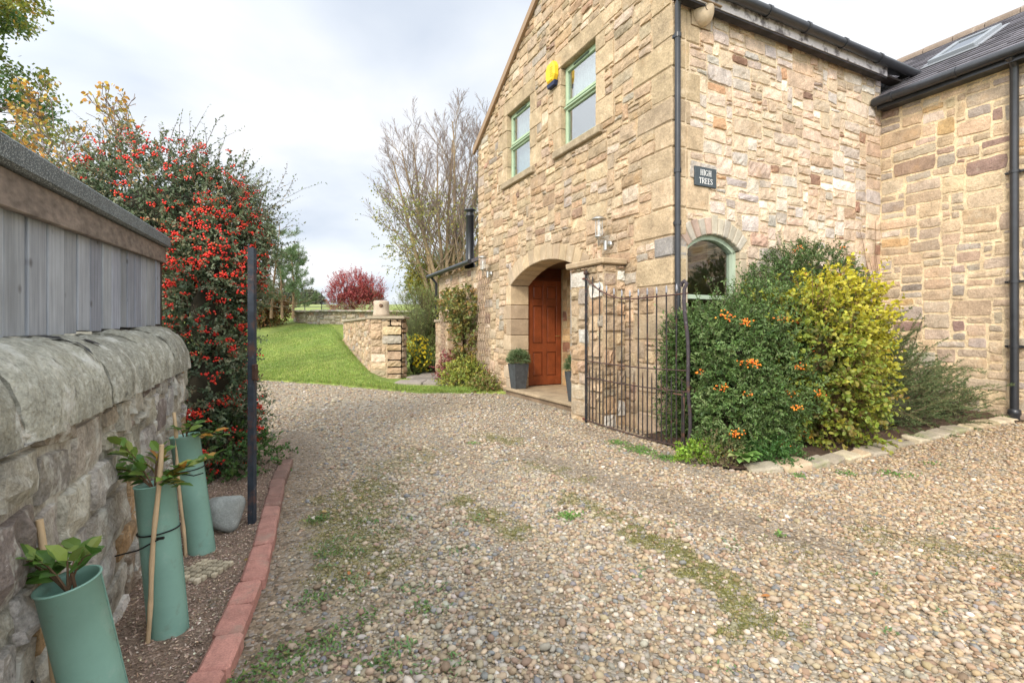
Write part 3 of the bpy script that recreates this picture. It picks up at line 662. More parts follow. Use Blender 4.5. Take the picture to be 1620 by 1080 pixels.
box3(4.25, 6.2, 0, 3, -2.2, -2.15, (.62, .48, .32)); box3(4.25, 6.2, 2.52, 2.57, -2.15, -.2, (.6, .6, .58)); box3(4.25, 6.2, .0, .05, -2.15, -.2, (.15, .1, .07)); box3(6.2, 6.25, 0, 2.6, -2.2, -.2, (.34, .24, .13)); box3(4.24, 4.25, 0, 2.6, -2.2, -.2, (.3, .28, .25))
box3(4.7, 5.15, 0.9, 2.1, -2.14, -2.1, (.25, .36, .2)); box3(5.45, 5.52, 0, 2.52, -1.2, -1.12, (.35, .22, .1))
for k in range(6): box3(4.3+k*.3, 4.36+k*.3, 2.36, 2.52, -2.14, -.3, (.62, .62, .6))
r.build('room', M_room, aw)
sv = MB()
GS = [(.40, .36, .30), (.44, .40, .33), (.36, .32, .27), (.42, .31, .25), (.47, .42, .33)]
voussoirs(sv, AWC, AWH, AWSP, AWR, .22, 11, mapS, .016, -.2, GS, .006, .010, .02)
for s_ in (-1, 1):
    zz = AWB; k = 0
    while zz < AWSP-.01:
        h = min(.32, AWSP-zz); L = .12; a, b = sorted((AWC+s_*AWH, AWC+s_*(AWH+L)))
        hexa(sv, [mapS(np.array([x]), np.array([z]), np.array([o]))[0] for o in (-.2, .012) for z in (zz+.003, zz+h-.003) for x in (a, b)], np.array((.46, .38, .27))*rr.uniform(.9, 1.1), .008); zz += h
hexa(sv, [mapS(np.array([x]), np.array([z]), np.array([o]))[0] for o in (-.2, .06) for z in (AWB-.1, AWB-.002) for x in (AWC-AWH-.1, AWC+AWH+.1)], (.4, .32, .22), .01)
sv.build('window_arch', M_dressed, aw)
# ---- roofs
M_slate = mat('roof_slate', rough=.6, vary=.2, vscale=7, speck=.15, bump=.4, bscale=30, extra=spots((.30, .27, .20), 5, .6, .75, .5))
def slate_roof(mb, f, s0, s1, t0, t1, keep=None, w=.27, e=.19, th=.012):
    """f(s,t,n)->world; t up the slope"""
    nr = int((t1-t0)/e)
    for j in range(nr+1):
        s = s0-(w/2 if j % 2 else 0)
        while s < s1:
            a, b = max(s, s0), min(s+w-.005, s1)
            if b-a > .02 and (keep is None or keep((a+b)/2, t0+j*e+e/2)):
                ta, tb = t0+j*e, min(t0+(j+1)*e+.03, t1+.02); c = np.array((.13, .122, .135))*rr.uniform(.7, 1.35)
                n0, n1 = .016+rr.uniform(0, .006), .002
                hexa(mb, [f(a, ta, n0-th), f(b, ta, n0-th), f(a, tb, n1-th), f(b, tb, n1-th), f(a, ta, n0), f(b, ta, n0), f(a, tb, n1), f(b, tb, n1)], c)
            s += w
ct, stt = 1/sqrt(1+SL*SL), SL/sqrt(1+SL*SL)
WV0, WZ0 = VI-.20, 4.73          # wing roof foot
RW = 3.45                         # slope length to the ridge
wr = MB()
fW = lambda s, t, n: np.array(P(s, WV0+t*ct-n*stt, WZ0+t*stt+n*ct))
slate_roof(wr, fW, -7.5, .2, 0, RW, keep=lambda s, t: not (-4.12 < s < -3.50 and 1.25 < t < 2.32))
wr.add([fW(-7.5, 0, -.03), fW(.2, 0, -.03), fW(.2, RW, -.03), fW(-7.5, RW, -.03)], np.array([[0, 1, 2, 3]]), (.08, .075, .07))
bk = P(.2, WV0+2*RW*ct, WZ0); bk2 = P(-7.5, WV0+2*RW*ct, WZ0)
wr.add([fW(-7.5, RW, 0), fW(.2, RW, 0), bk, bk2], np.array([[0, 1, 2, 3]]), (.12, .11, .12))
# main roof
MU0 = UC+.16; MZ0 = 5.26-.0; RM = (MU0-RIDGE_U)/ct
fM = lambda s, t, n: np.array(P(MU0-t*ct+n*stt, s, MZ0+t*stt+n*ct))
slate_roof(wr, fM, V0-.06, 9.4, 0, RM, w=.3, e=.22)
wr.add([fM(V0-.06, 0, -.03), fM(9.4, 0, -.03), fM(9.4, RM, -.03), fM(V0-.06, RM, -.03)], np.array([[0, 1, 2, 3]]), (.08, .075, .07))
fM2 = lambda s, t, n: np.array(P(UL-.14+t*ct-n*stt, s, MZ0-.0+t*stt+n*ct))
wr.add([fM2(V0-.06, 0, 0), fM2(9.4, 0, 0), fM2(9.4, RM+.1, 0), fM2(V0-.06, RM+.1, 0)], np.array([[0, 1, 2, 3]]), (.12, .11, .12))
roof = wr.build('slate_roof', M_slate, house)
rt = MB()     # ridge tiles
for k in range(17):
    s = -7.2+k*.45
    an = np.linspace(-.25, pi+.25, 9); ring = lambda ss, r_: np.array([P(ss, WV0+RW*ct+r_*cos(a)*1.1, WZ0+RW*stt-.04+r_*sin(a)) for a in an])
    v = np.concatenate([ring(s, .12), ring(s+.44, .115)]); rt.add(v, np.array([[i, i+1, 10+i, 9+i] for i in range(8)]), np.array((.22, .17, .13))*rr.uniform(.8, 1.15), True)
rt.build('ridge_tile', M_dressed, roof)
# verge strip along the gable rakes
vg = MB()
for (ua, ub) in ((UL-.16, RIDGE_U), (UC+.16, RIDGE_U)):
    za, zb2 = ZEL-.10, ZR-.004
    hexa(vg, [P(ua, V0-.075, za-.05), P(ub, V0-.075, zb2-.05), P(ua, V0-.02, za-.05), P(ub, V0-.02, zb2-.05), P(ua, V0-.075, za+.10), P(ub, V0-.075, zb2+.10), P(ua, V0-.02, za+.10), P(ub, V0-.02, zb2+.10)], (.30, .20, .12))
vg.build('verge_board', M_plain, roof)
# skylight
sk = MB(); a, b, t0, t1 = -4.10, -3.52, 1.27, 2.30
def rb(mb, s0, s1, t0, t1, n0, n1, c, ch=0): hexa(mb, [fW(s, t, n) for n in (n0, n1) for t in (t0, t1) for s in (s0, s1)], c, ch)
gc = (.24, .26, .28)
for r_ in ((a, b, t0, t0+.09), (a, b, t1-.09, t1), (a, a+.08, t0+.09, t1-.09), (b-.08, b, t0+.09, t1-.09)): rb(sk, *r_, -.05, .085, gc, .006)
rb(sk, a-.06, b+.06, t0-.14, t0-.001, .018, .028, (.20, .21, .22)); rb(sk, b+.001, b+.07, t0, t1+.05, .018, .034, (.26, .27, .29)); rb(sk, a-.07, a-.001, t0, t1+.05, .018, .034, (.22, .23, .25))
skl = sk.build('skylight', M_plain, house)
g = MB(); rb(g, a+.08, b-.08, t0+.09, t1-.09, .06, .066, (1, 1, 1)); g.build('pane', glassmat('roof_glass', (.3, .33, .34), .12), skl)
# eaves: soffit, fascia, gutters, downpipes
ev = MB(); bl = (.022, .024, .028)
boxuv(ev, UC-.02, MU0-.02, V0+.005, 9.0, 5.05, 5.08, (.05, .04, .035))
boxuv(ev, MU0-.02, MU0+.01, V0-.05, VI-.15, 5.02, 5.215, (.56, .53, .53))
boxuv(ev, MU0-.10, MU0+.0, V0+.005, VI-.15, 4.995, 5.019, (.03, .028, .03))
M_flaky = mat('flaking_paint', rough=.8, vary=.2, vscale=6, extra=spots((.06, .05, .055), 6, .50, .62, .85))
ev.build('fascia', M_flaky, house)
def gutter(mb, path, r, col=bl):
    tube(mb, path, r, 12, col)
gm = MB()
gutter(gm, [P(MU0+.075, v, 5.175) for v in np.linspace(V0-.12, 9.0, 9)], .062)
for v in (4.5, 5.55, 6.3, 7.1, 7.95): tube(gm, [P(MU0+.075, v-.022, 5.175), P(MU0+.075, v+.022, 5.175)], .073, 12, bl)
gutter(gm, [P(u, WV0-.06, 4.655) for u in np.linspace(UC+.03, .3, 9)], .060)
for u in (-4.05, -3.3, -2.3): tube(gm, [P(u-.02, WV0-.06, 4.655), P(u+.02, WV0-.06, 4.655)], .070, 12, bl)
boxuv(gm, UC+.06, .2, WV0-.01, WV0+.015, 4.55, 4.70, bl); boxuv(gm, UC+.06, .2, WV0+.016, VI-.001, 4.56, 4.585, bl)
gm.build('gutter', M_black, house)
dp = MB()
tube(dp, [P(UC+.055, V0+.035, z) for z in np.linspace(-.02, 4.98, 6)]+[P(UC+.09, V0+.035, 5.03), P(MU0+.06, V0+.035, 5.13)], .034, 12, bl)
for z in (.9, 2.45, 3.05, 4.6): tube(dp, [P(UC+.055, V0+.035, z), P(UC+.055, V0+.035, z+.05)], .042, 12, bl)
for z in (2.46, 4.61): boxuv(dp, UC+.005, UC+.05, V0+.0, V0+.075, z, z+.03, bl)
tag(dp.build('downpipe', M_black, house), 'slim black downpipe down the corner of the house')
dp = MB(); ud = -2.775; vd = VI-.085
tube(dp, [P(ud, vd, z) for z in np.linspace(.26, 4.5, 6)]+[P(ud, vd-.03, 4.56), P(ud, WV0-.05, 4.62)], .044, 14, bl)
lathe(dp, [(.044, .26), (.062, .25), (.066, .20), (.052, .17), (.05, .05), (.06, .04)], P(ud, vd, .0), 14, bl)
for z in (1.02, 1.83, 3.2): 
    tube(dp, [P(ud, vd, z), P(ud, vd, z+.035)], .054, 14, bl); boxuv(dp, ud-.095, ud+.095, vd+.02, vd+.06, z+.005, z+.03, bl)
    for s_ in (-1, 1): tube(dp, [P(ud+s_*.085, vd-.0, z+.017), P(ud+s_*.085, vd+.08, z+.017)], .009, 6, bl)
box(dp, *(lambda p: (p[0]-.09, p[0]+.09, p[1]-.09, p[1]+.09, .08, .13))(P(ud, vd, 0)), (.05, .035, .02))
tag(dp.build('downpipe', M_black, house), 'thick black downpipe with ring collars on the wing wall')
# ---- lean-to at the far end
LT0, LT1 = -13.05, UL
lt = MB(); VL = V0+.02
mapL = lambda s, z, o: PA(s, VL-o, z)
rubble(lt, mapL, LT0, LT1, ZG, 2.64, lambda s, z: s > -99, PAL_G, seed=41, D=.016, rough=.4)
backing(lt, mapL, [(LT0, ZG), (LT1, ZG), (LT1, 2.66), (LT0, 2.66)], [], MORT_G)
for q in ([P(LT0, VL, ZG), P(LT0, VL+3, ZG), P(LT0, VL+3, 3.6), P(LT0, VL, 2.66)],): lt.add(q, np.array([[3, 2, 1, 0]]), MORT_G)
lt.build('lean_to_wall', M_stone, house)
lr = MB()
hexa(lr, [P(LT0-.25, VL-.18, 2.66), P(LT1, VL-.18, 2.72), P(LT0-.25, VL+3, 3.9), P(LT1, VL+3, 3.96), P(LT0-.25, VL-.18, 2.74), P(LT1, VL-.18, 2.80), P(LT0-.25, VL+3, 3.98), P(LT1, VL+3, 4.04)], (.11, .105, .115))
lr.build('lean_to_roof', M_slate, house)
lg = MB(); tube(lg, [P(LT0-.3, VL-.22, 2.70), P(LT1-.02, VL-.22, 2.745)], .055, 10, bl); tube(lg, [P(LT0-.02, VL-.22, 2.68), P(LT0-.02, VL-.07, 2.5), P(LT0-.02, VL-.07, .1)], .036, 10, bl); lg.build('gutter', M_black, house)
fl = MB(); pf = P(-11.15, VL+.16, 0)
lathe(fl, [(.13, 2.72), (.13, 2.80), (.095, 2.86), (.093, 3.95), (.105, 3.96), (.105, 4.0), (.085, 4.02), (.085, 4.08), (.14, 4.10), (.14, 4.125), (.05, 4.16), (0, 4.16)], pf, 16, (.02, .022, .026)); tag(fl.build('stove_flue', M_black, house), 'tall black metal flue rising from the lean-to roof')
# ------------------------------------------------------------------ gate pier beside the porch
UP0, UP1, VP = -5.90, -5.157, 3.85
pier = thing('gate_pier', 'rough stone gate pier with flat cap between the porch arch and the open gate', 'gate pier', P(UP0, VP, 0))
pb = MB()
mapP = lambda s, z, o: PA(s, VP-o, z)
mapQ = lambda s, z, o: PA(UP1+o, s, z)
PAL_P = PAL_G+[(.62, .58, .50, 1.2), (.24, .20, .17, .8)]
hs_ = ((2, .3), (3, .45), (4, .25))
rubble(pb, mapP, UP0, UP1, -.05, 2.09, lambda s, z: s > -99, PAL_P, seed=51, cw=.062, chh=.055, hs=hs_, ratio=(1.0, 2.4), D=.03, rough=.6, gap=.014)
rubble(pb, mapQ, VP, V0-.01, -.05, 2.09, lambda s, z: s > -99, PAL_P, seed=52, cw=.062, chh=.055, hs=hs_, ratio=(1.0, 2.4), D=.03, rough=.6, gap=.014)
mapP2 = lambda s, z, o: PA(UP0-o, s, z)
rubble(pb, mapP2, VP, V0-.01, -.05, 2.09, lambda s, z: s > -99, PAL_P, seed=53, cw=.062, hs=hs_, ratio=(1.0, 2.4), D=.03, rough=.5)
boxuv(pb, UP0, UP1, VP, V0-.02, -.05, 2.09, MORT_G)
pb.build('shaft', M_stone, pier)
pc = MB(); boxuv(pc, UP0-.05, UP1+.07, VP-.07, V0-.022, 2.091, 2.165, (.40, .30, .19), .014, jit=.006); boxuv(pc, UP0+.03, UP1, VP+.0, V0-.03, 2.02, 2.09, (.5, .4, .26)); pc.build('cap', M_dressed, pier)
# ------------------------------------------------------------------ iron gate leaves (local x along the leaf from the hinge)
ir = (.034, .029, .029)
def make_gate(name, label, A, B, H0=1.93, H1=1.60, bent=True):
    A = np.array(A, float); B = np.array(B, float); L = np.linalg.norm(B-A); d = (B-A)/L
    g = thing(name, label, 'gate', (A[0], A[1], 0))
    G = lambda x, z, o=0: (A[0]+d[0]*x-d[1]*o, A[1]+d[1]*x+d[0]*o, z)
    s = MB(); tube(s, [G(0, .02), G(0, 1.0), G(.0, 2.0)], .021, 4, (.02, .021, .024), smooth=False)
    lathe(s, [(0, -.02), (.032, -.01), (.036, .02), (.02, .045), (0, .05)], G(0, 1.99), 10, ir)
    for z in (.05, 1.93): tube(s, [G(-.10, z, .02), G(0, z, 0)], .014, 6, (.15, .05, .03))
    s.build('hinge_stile', M_iron, g)
    s = MB(); zz = np.linspace(.02, H1+.06, 14); bend = (.018*np.sin(zz*3.1)+.010*np.sin(zz*7))*(1 if bent else 0)
    pts = [G(L+b_, z, b_*.7) for z, b_ in zip(zz, bend)]+[G(L-.01, H1+.115), G(L-.04, H1+.14), G(L-.075, H1+.125), G(L-.085, H1+.09)]
    if bent: tube(s, pts, .023, 6, (.055, .045, .05), sq=.8)
    else: tube(s, [G(L, .0), G(L, .9), G(L, H1+.11)], .027, 4, (.03, .038, .05), smooth=False); box(s, *(lambda q: (q[0]+.012, q[0]+.04, q[1]-.03, q[1]-.0, .93, 1.03))(G(L, 0)), (.06, .03, .02), .004)
    tube(s, [G(L-.19, .58), G(L-.05, .58), G(L-.045, .55), G(L-.045, -.0)], .010, 6, (.11, .06, .04))
    tube(s, [G(L-.05, .62), G(L-.05, .0)], .012, 6, ir)
    s.build('latch_stile', M_iron, g)
    sw_ = lambda x: H1+(H0-H1)*(1-min(x/(L*.55), 1))**2.1+.015*(x/L)**2
    s = MB(); xs = np.linspace(0, L, 24)
    tube(s, [G(x, sw_(x)) for x in xs], .014, 6, (.10, .055, .045), sq=.6)
    for z in (.835, .62, .05): tube(s, [G(x, z-.02*sin(x*1.7)) for x in xs], .012, 6, (.07, .045, .04), sq=.6)
    s.build('rail', M_iron, g)
    n = 12
    for k in range(1, n):
        x = L*k/n; b = MB(); top = sw_(x)+.11; jt = rng.uniform(-.006, .006)
        tube(b, [G(x, .05), G(x+jt, .7), G(x, sw_(x)+.03)], .0085, 6, ir, cap=False)
        tube(b, [G(x, sw_(x)+.03), G(x+.004, sw_(x)+.055), G(x, top-.02), G(x, top)], [.0085, .0125, .009, .002], 5, (.30, .30, .32) if k > 1 else ir)
        b.build('bar', M_iron, g)
    for k in range(n):
        x = L*(k+.5)/n; b = MB(); tube(b, [G(x, .05), G(x, .70), G(x, .77)], [.0075, .0075, .003], 5, ir); b.build('dog_bar', M_iron, g)
    return g
make_gate('iron_gate', 'rusty black iron bar gate standing open against the stone pier and berry bush', (.985, 6.60), (1.775, 5.02))
make_gate('iron_gate', 'black iron gate folded back edge-on against the red berry bush', (-2.50, 4.80), (-1.655, 3.16), H0=1.9, H1=1.66, bent=False)
# ------------------------------------------------------------------ wall lamps
M_clear = glassmat('clear_glass', (.97, .98, .97), .08)
def wall_lamp(u, v, zb, label):
    t = thing('wall_lamp', label, 'wall lamp', P(u, v, zb), 'galvanised lantern lamps on the gable')
    steel = (.48, .47, .44); a = .20
    C_ = np.array(P(u, v-a, zb)); Wp = np.array(P(u, v, zb))
    b = MB()
    lathe(b, [(.0, 0), (.05, 0), (.05, .03), (.03, .045), (0, .045)], Wp+np.array([0, 0, .06])+np.array(P(0, .0, 0)), 14, steel, ax=(-VX, -VY, 0))
    tube(b, [P(u, v-.03, zb+.06), P(u, v-.09, zb+.06), P(u, v-.10, zb+.10), P(u, v-.10, zb+.12), P(u, v-a, zb+.12)], .011, 8, steel)
    lathe(b, [(.028, -.02), (.028, .10)], np.array(P(u, v-.09, zb+.0)), 10, steel)
    b.build('bracket', M_metal, t)
    h = MB()
    lathe(h, [(0, .02), (.012, .03), (.012, .10), (.02, .11), (.055, .145), (.055, .16), (.0, .16)], C_, 16, steel)
    lathe(h, [(0, .425), (.05, .415), (.098, .385), (.10, .375), (.0, .385)], C_, 20, steel)
    for k in range(6):
        an = k*pi/3+.3; tube(h, [C_+np.array([.052*cos(an), .052*sin(an), .155]), C_+np.array([.052*cos(an), .052*sin(an), .385])], .0035, 5, steel)
    h.build('lantern', M_metal, t)
    g = MB(); lathe(g, [(.044, .16), (.044, .382)], C_, 16, (1, 1, 1)); g.build('glass', M_clear, t)
    l = MB(); lathe(l, [(0, .16), (.014, .165), (.018, .26), (.013, .30), (0, .31)], C_, 10, (.75, .73, .66)); l.build('bulb', M_plain, t)
wall_lamp(-5.43, V0-.02, 2.34, 'steel lantern lamp on the gable just above the gate pier')
wall_lamp(-9.40, V0-.02, 2.34, 'steel lantern lamp on the gable left of the porch arch by the flue')
# ------------------------------------------------------------------ alarm box
al = thing('alarm_box', 'yellow eight-sided alarm box with a dark blue base between the upper windows', 'alarm box', P(-6.93, V0-.02, 5.2))
am_ = MB()
def prism(mb, poly, mapf, o0, o1, col, bev=.0, mi=None):
    """poly [(s,z)] extruded from o0 to o1 along the wall normal with a bevelled front"""
    p = np.array(poly, float); n = len(p); c = p.mean(0); a = mapf(p[:, 0], p[:, 1], np.full(n, o0)); b = mapf(p[:, 0], p[:, 1], np.full(n, o1-bev))
    q = c+(p-c)*(1-bev/np.abs(p-c).max()*1.2) if bev else p; d = mapf(q[:, 0], q[:, 1], np.full(n, o1))
    i = np.arange(n); j = (i+1) % n; qs = [np.stack([i, j, n+j, n+i], 1)]; v = [a, b]
    if bev: v.append(d); qs.append(np.stack([n+i, n+j, 2*n+j, 2*n+i], 1))
    base = (2 if bev else 1)*n; mb.add(np.concatenate(v), qs+[np.array([base+i])], col, mi=mi)
hx = lambda w, z0, z1, k: [(-w*.62, z0), (w*.62, z0), (w, z0+k), (w, z1-k), (w*.62, z1), (-w*.62, z1), (-w, z1-k), (-w, z0+k)]
s0 = -6.93
prism(am_, [(s0+a, z) for a, z in hx(.135, 5.245, 5.56, .085)], mapG, .015, .105, (.80, .50, .03), .022)
am_.build('cover', M_plain, al)
b = MB(); prism(b, [(s0-.10, 5.175), (s0+.10, 5.175), (s0+.128, 5.245), (s0-.128, 5.245)], mapG, .015, .085, (.02, .028, .07), .01); b.build('base', M_plain, al)
b = MB()
for k in range(5): prism(b, [(s0+.02, 5.31+k*.035), (s0+.10, 5.31+k*.035), (s0+.10, 5.322+k*.035), (s0+.02, 5.322+k*.035)], mapG, .104, .107, (.45, .27, .01))
b.build('louvre', M_plain, al)
# ------------------------------------------------------------------ nameplate HIGH TREES
sg = thing('house_nameplate', 'dark slate sign reading HIGH TREES in white letters beside the downpipe', 'sign', P(UC+.01, 4.71, 3.06))
b = MB(); hexa(b, [mapS(np.array([x]), np.array([z]), np.array([o]))[0] for o in (.012, .034) for z in (2.955, 3.185) for x in (4.53, 4.885)], (.055, .07, .08), .004); b.build('plate', mat('sign_slate', rough=.5, vary=.15, vscale=10), sg)
LET = {  # strokes: (x0,y0,x1,y1,weight) on a unit-high letter; serifs added
 'H': (.78, [(.16, 0, .16, 1, .13), (.62, 0, .62, 1, .13), (.16, .52, .62, .52, .05)], [(.16, 0), (.62, 0), (.16, 1), (.62, 1)]),
 'I': (.36, [(.18, 0, .18, 1, .13)], [(.18, 0), (.18, 1)]),
 'T': (.66, [(.33, 0, .33, 1, .13), (.04, .97, .62, .97, .06), (.05, .97, .03, .78, .05), (.61, .97, .63, .78, .05)], [(.33, 0)]),
 'E': (.64, [(.15, 0, .15, 1, .13), (.15, .97, .55, .97, .06), (.15, .52, .44, .52, .05), (.15, .03, .58, .03, .06), (.55, .97, .56, .80, .05), (.58, .03, .61, .22, .05), (.44, .42, .44, .62, .04)], [(.15, 0), (.15, 1)]),
 'R': (.74, [(.15, 0, .15, 1, .13), (.15, .97, .40, .97, .06), (.40, .97, .54, .88, .09), (.54, .88, .56, .74, .12), (.56, .74, .50, .58, .10), (.50, .58, .36, .51, .07), (.15, .51, .36, .51, .05), (.36, .51, .66, .02, .12)], [(.15, 0), (.15, 1), (.68, 0)]),
 'G': (.80, [(.66, .80, .58, .93, .06), (.58, .93, .42, .98, .06), (.42, .98, .22, .90, .09), (.22, .90, .11, .68, .12), (.11, .68, .10, .36, .13), (.10, .36, .20, .12, .12), (.20, .12, .42, .02, .08), (.42, .02, .64, .10, .07), (.64, .10, .64, .42, .12), (.67, .98, .67, .76, .04)], [(.64, .42)]),
 'S': (.58, [(.48, .80, .42, .94, .06), (.42, .94, .26, .98, .06), (.26, .98, .12, .88, .09), (.12, .88, .10, .72, .11), (.10, .72, .26, .56, .12), (.26, .56, .44, .42, .12), (.44, .42, .49, .24, .11), (.49, .24, .42, .08, .10), (.42, .08, .26, .02, .07), (.26, .02, .10, .10, .06), (.50, .98, .50, .78, .04), (.08, .24, .08, .02, .04)], [])}
def word(mb, txt, cx_, zb_, h):
    wd = sum(LET[c][0] for c in txt)*h*1.04; x = cx_-wd/2
    for c in txt:
        w_, st_, se = LET[c]
        for (a, b_, c_, d_, t) in st_+[(p-.14, q, p+.14, q, .045) for p, q in se]:
            A = np.array([x+a*h, zb_+b_*h]); B = np.array([x+c_*h, zb_+d_*h]); dd = (B-A)/np.linalg.norm(B-A); nn_ = np.array([-dd[1], dd[0]])*t*h/2; A = A-dd*.01*h; B = B+dd*.01*h
            q = np.array([A-nn_, B-nn_, B+nn_, A+nn_]); rr_o = .0355+rng.uniform(0, .0008); mb.add(mapS(q[:, 0], q[:, 1], np.full(4, rr_o)), np.array([[0, 1, 2, 3]]), (.86, .86, .84))
        x += w_*h*1.04
b = MB(); word(b, 'HIGH', 4.7075, 3.085, .066); word(b, 'TREES', 4.7075, 2.988, .066); b.build('lettering', M_plain, sg)
# ------------------------------------------------------------------ nest cup under the eaves
ns = thing('nest_cup', 'beige rounded nest cup fixed under the eaves beside the corner downpipe', 'nest box', P(UC+.0, 4.62, 4.9))
b = MB(); hexa(b, [mapS(np.array([x]), np.array([z]), np.array([o]))[0] for o in (.018, .20) for z in (5.035, 5.05) for x in (4.47, 4.80)], (.28, .20, .13), .004); hexa(b, [mapS(np.array([x]), np.array([z]), np.array([o]))[0] for o in (.016, .034) for z in (4.84, 5.034) for x in (4.48, 4.79)], (.33, .25, .16), .004); b.build('backboard', M_plain, ns)
b = MB(); c0 = np.array(P(UC+.035, 4.635, 5.034)); an = np.linspace(0, pi, 13); el = np.linspace(0, pi/2, 8); V_ = []
for e_ in el:
    for a in an: 
        r_ = .14*cos(e_)*(1+.03*sin(a*5)); s_, o_ = r_*cos(a), r_*sin(a)*1.1; V_.append(c0+np.array(P(o_, s_, -.19*sin(e_))))
b.add(V_, np.array([[i*13+j, i*13+j+1, (i+1)*13+j+1, (i+1)*13+j] for i in range(7) for j in range(12)]), (.56, .45, .32), True)
b.build('cup', mat('rough_clay', rough=.95, vary=.15, vscale=20, bump=.6, bscale=80), ns)
b = MB(); lathe(b, [(0, 0), (.028, 0), (.03, .012)], c0+np.array(P(.125, -.045, -.045)), 12, (.02, .015, .01), ax=(UX, UY, -.1)); b.build('entrance', M_plain, ns)
# ------------------------------------------------------------------ planters, doormat
def plant_ball(mb, c, r, n, pal, L=.03, Wd=.006, squash=.8):
    d = nrmz(rng.normal(size=(n, 3))); d[:, 2] = np.abs(d[:, 2])*1.2-.25; d = nrmz(d)
    p = np.array(c)+d*np.array([r, r, r*squash])*rng.uniform(.55, 1.0, (n, 1))
    leaves(mb, p, d+rng.normal(0, .45, (n, 3)), rng.normal(size=(n, 3)), L, Wd, pick(pal, n), simple=True)
def planter(u, v, label):
    p = P(u, v, .133); t = thing('planter', label, 'planter', p, 'slate planters on the porch step')
    b = MB(); z0, z1 = .135, .60
    def ring(r, z): return [P(u+a*r, v+c*r, z) for a, c in ((-1, -1), (1, -1), (1, 1), (-1, 1))]
    v_ = ring(.105, z0)+ring(.150, z1)+ring(.132, z1)+ring(.128, z1-.05)
    b.add(v_, np.array([[i+4*k, (i+1) % 4+4*k, (i+1) % 4+4*k+4, i+4*k+4] for k in range(3) for i in range(4)]+[[12, 13, 14, 15], [3, 2, 1, 0]]), (.062, .068, .072))
    b.build('pot', mat('slate_pot', rough=.55, vary=.3, vscale=12, bump=.3, bscale=40, extra=spots((.20, .21, .22), 9, .60, .72, .5)), t)
    b = MB(); boxuv(b, u-.127, u+.127, v-.127, v+.127, z1-.052, z1-.045, (.03, .02, .012)); b.build('compost', M_twig, t)
    b = MB(); plant_ball(b, P(u, v, z1+.07), .20, 1500, [(.10, .16, .06, 3), (.16, .23, .09, 3), (.22, .27, .14, 1.5), (.06, .10, .04, 1)], .07, .010, squash=.95); b.build('foliage', M_leaf, t)
planter(-8.39, 4.28, 'tapered grey slate planter with a green shrub left of the red door')
planter(-6.44, 4.32, 'tapered slate planter half hidden behind the gate pier')
b = MB(); boxuv(b, -8.2+.75, -6.75, 4.75, 5.22, .134, .15, (.30, .13, .06), .004); tag(b.build('doormat', mat('coir', rough=1, vary=.3, vscale=20, bump=.8, bscale=150)), 'brown coir doormat on the porch floor', 'doormat')
# ------------------------------------------------------------------ left boundary: rubble wall with rounded coping
VWL = -.57
bw = thing('boundary_wall', 'low grey rubble wall with rounded lichened coping under the timber fence', 'wall', P(-4.5, VWL, 0))
mapLW = lambda s, z, o: PA(s, VWL+o, z)
PAL_L = [(.44, .41, .34, 5), (.38, .36, .32, 4), (.50, .47, .41, 3), (.30, .25, .19, 2.2), (.24, .20, .18, 1.3), (.44, .30, .165, 2.0), (.56, .54, .50, 1.3)]
b = MB(); UW0, UW1 = -4.55, .9
rubble(b, mapLW, UW0, UW1, -.06, 1.0, lambda s, z: s > -99, PAL_L, seed=77, cw=.058, chh=.05, hs=((1, .12), (2, .3), (3, .36), (4, .22)), ratio=(1.0, 2.5), D=.026, rough=.48, gap=.014, jit=.02, maxw=9)
backing(b, mapLW, [(UW0, -.06), (UW1, -.06), (UW1, 1.0), (UW0, 1.0)], [], (.46, .43, .37))
b.add([P(UW0, VWL, -.06), P(UW0, VWL-.5, -.06), P(UW0, VWL-.5, 1.0), P(UW0, VWL, 1.0)], np.array([[0, 1, 2, 3]]), (.28, .25, .2))
b.build('wall_face', M_old, bw)
def cop(u, th, du=0):
    """coping surface: th 0 at front lip .. pi at the back"""
    w = .27+.010*wob(u, th, k=5); h = .275+.012*wob(u, th, k=3.1, seed=2)
    st_ = np.floor(u/.62+.2); w = w+.018*hash2(st_, 1, 3)-.009; h = h+.02*hash2(st_, 2, 3)-.01
    v = VWL+.045-.27+w*np.cos(th)*np.abs(np.cos(th))**-.25; z = .955+h*np.sin(th)**.85
    return v, z
b = MB(); us = UW0-.02; k = 0; rC = random.Random(5)
cl = []
while us < UW1:
    L = rC.uniform(.45, .8); cl.append((us, min(us+L, UW1))); us += L
cps = []
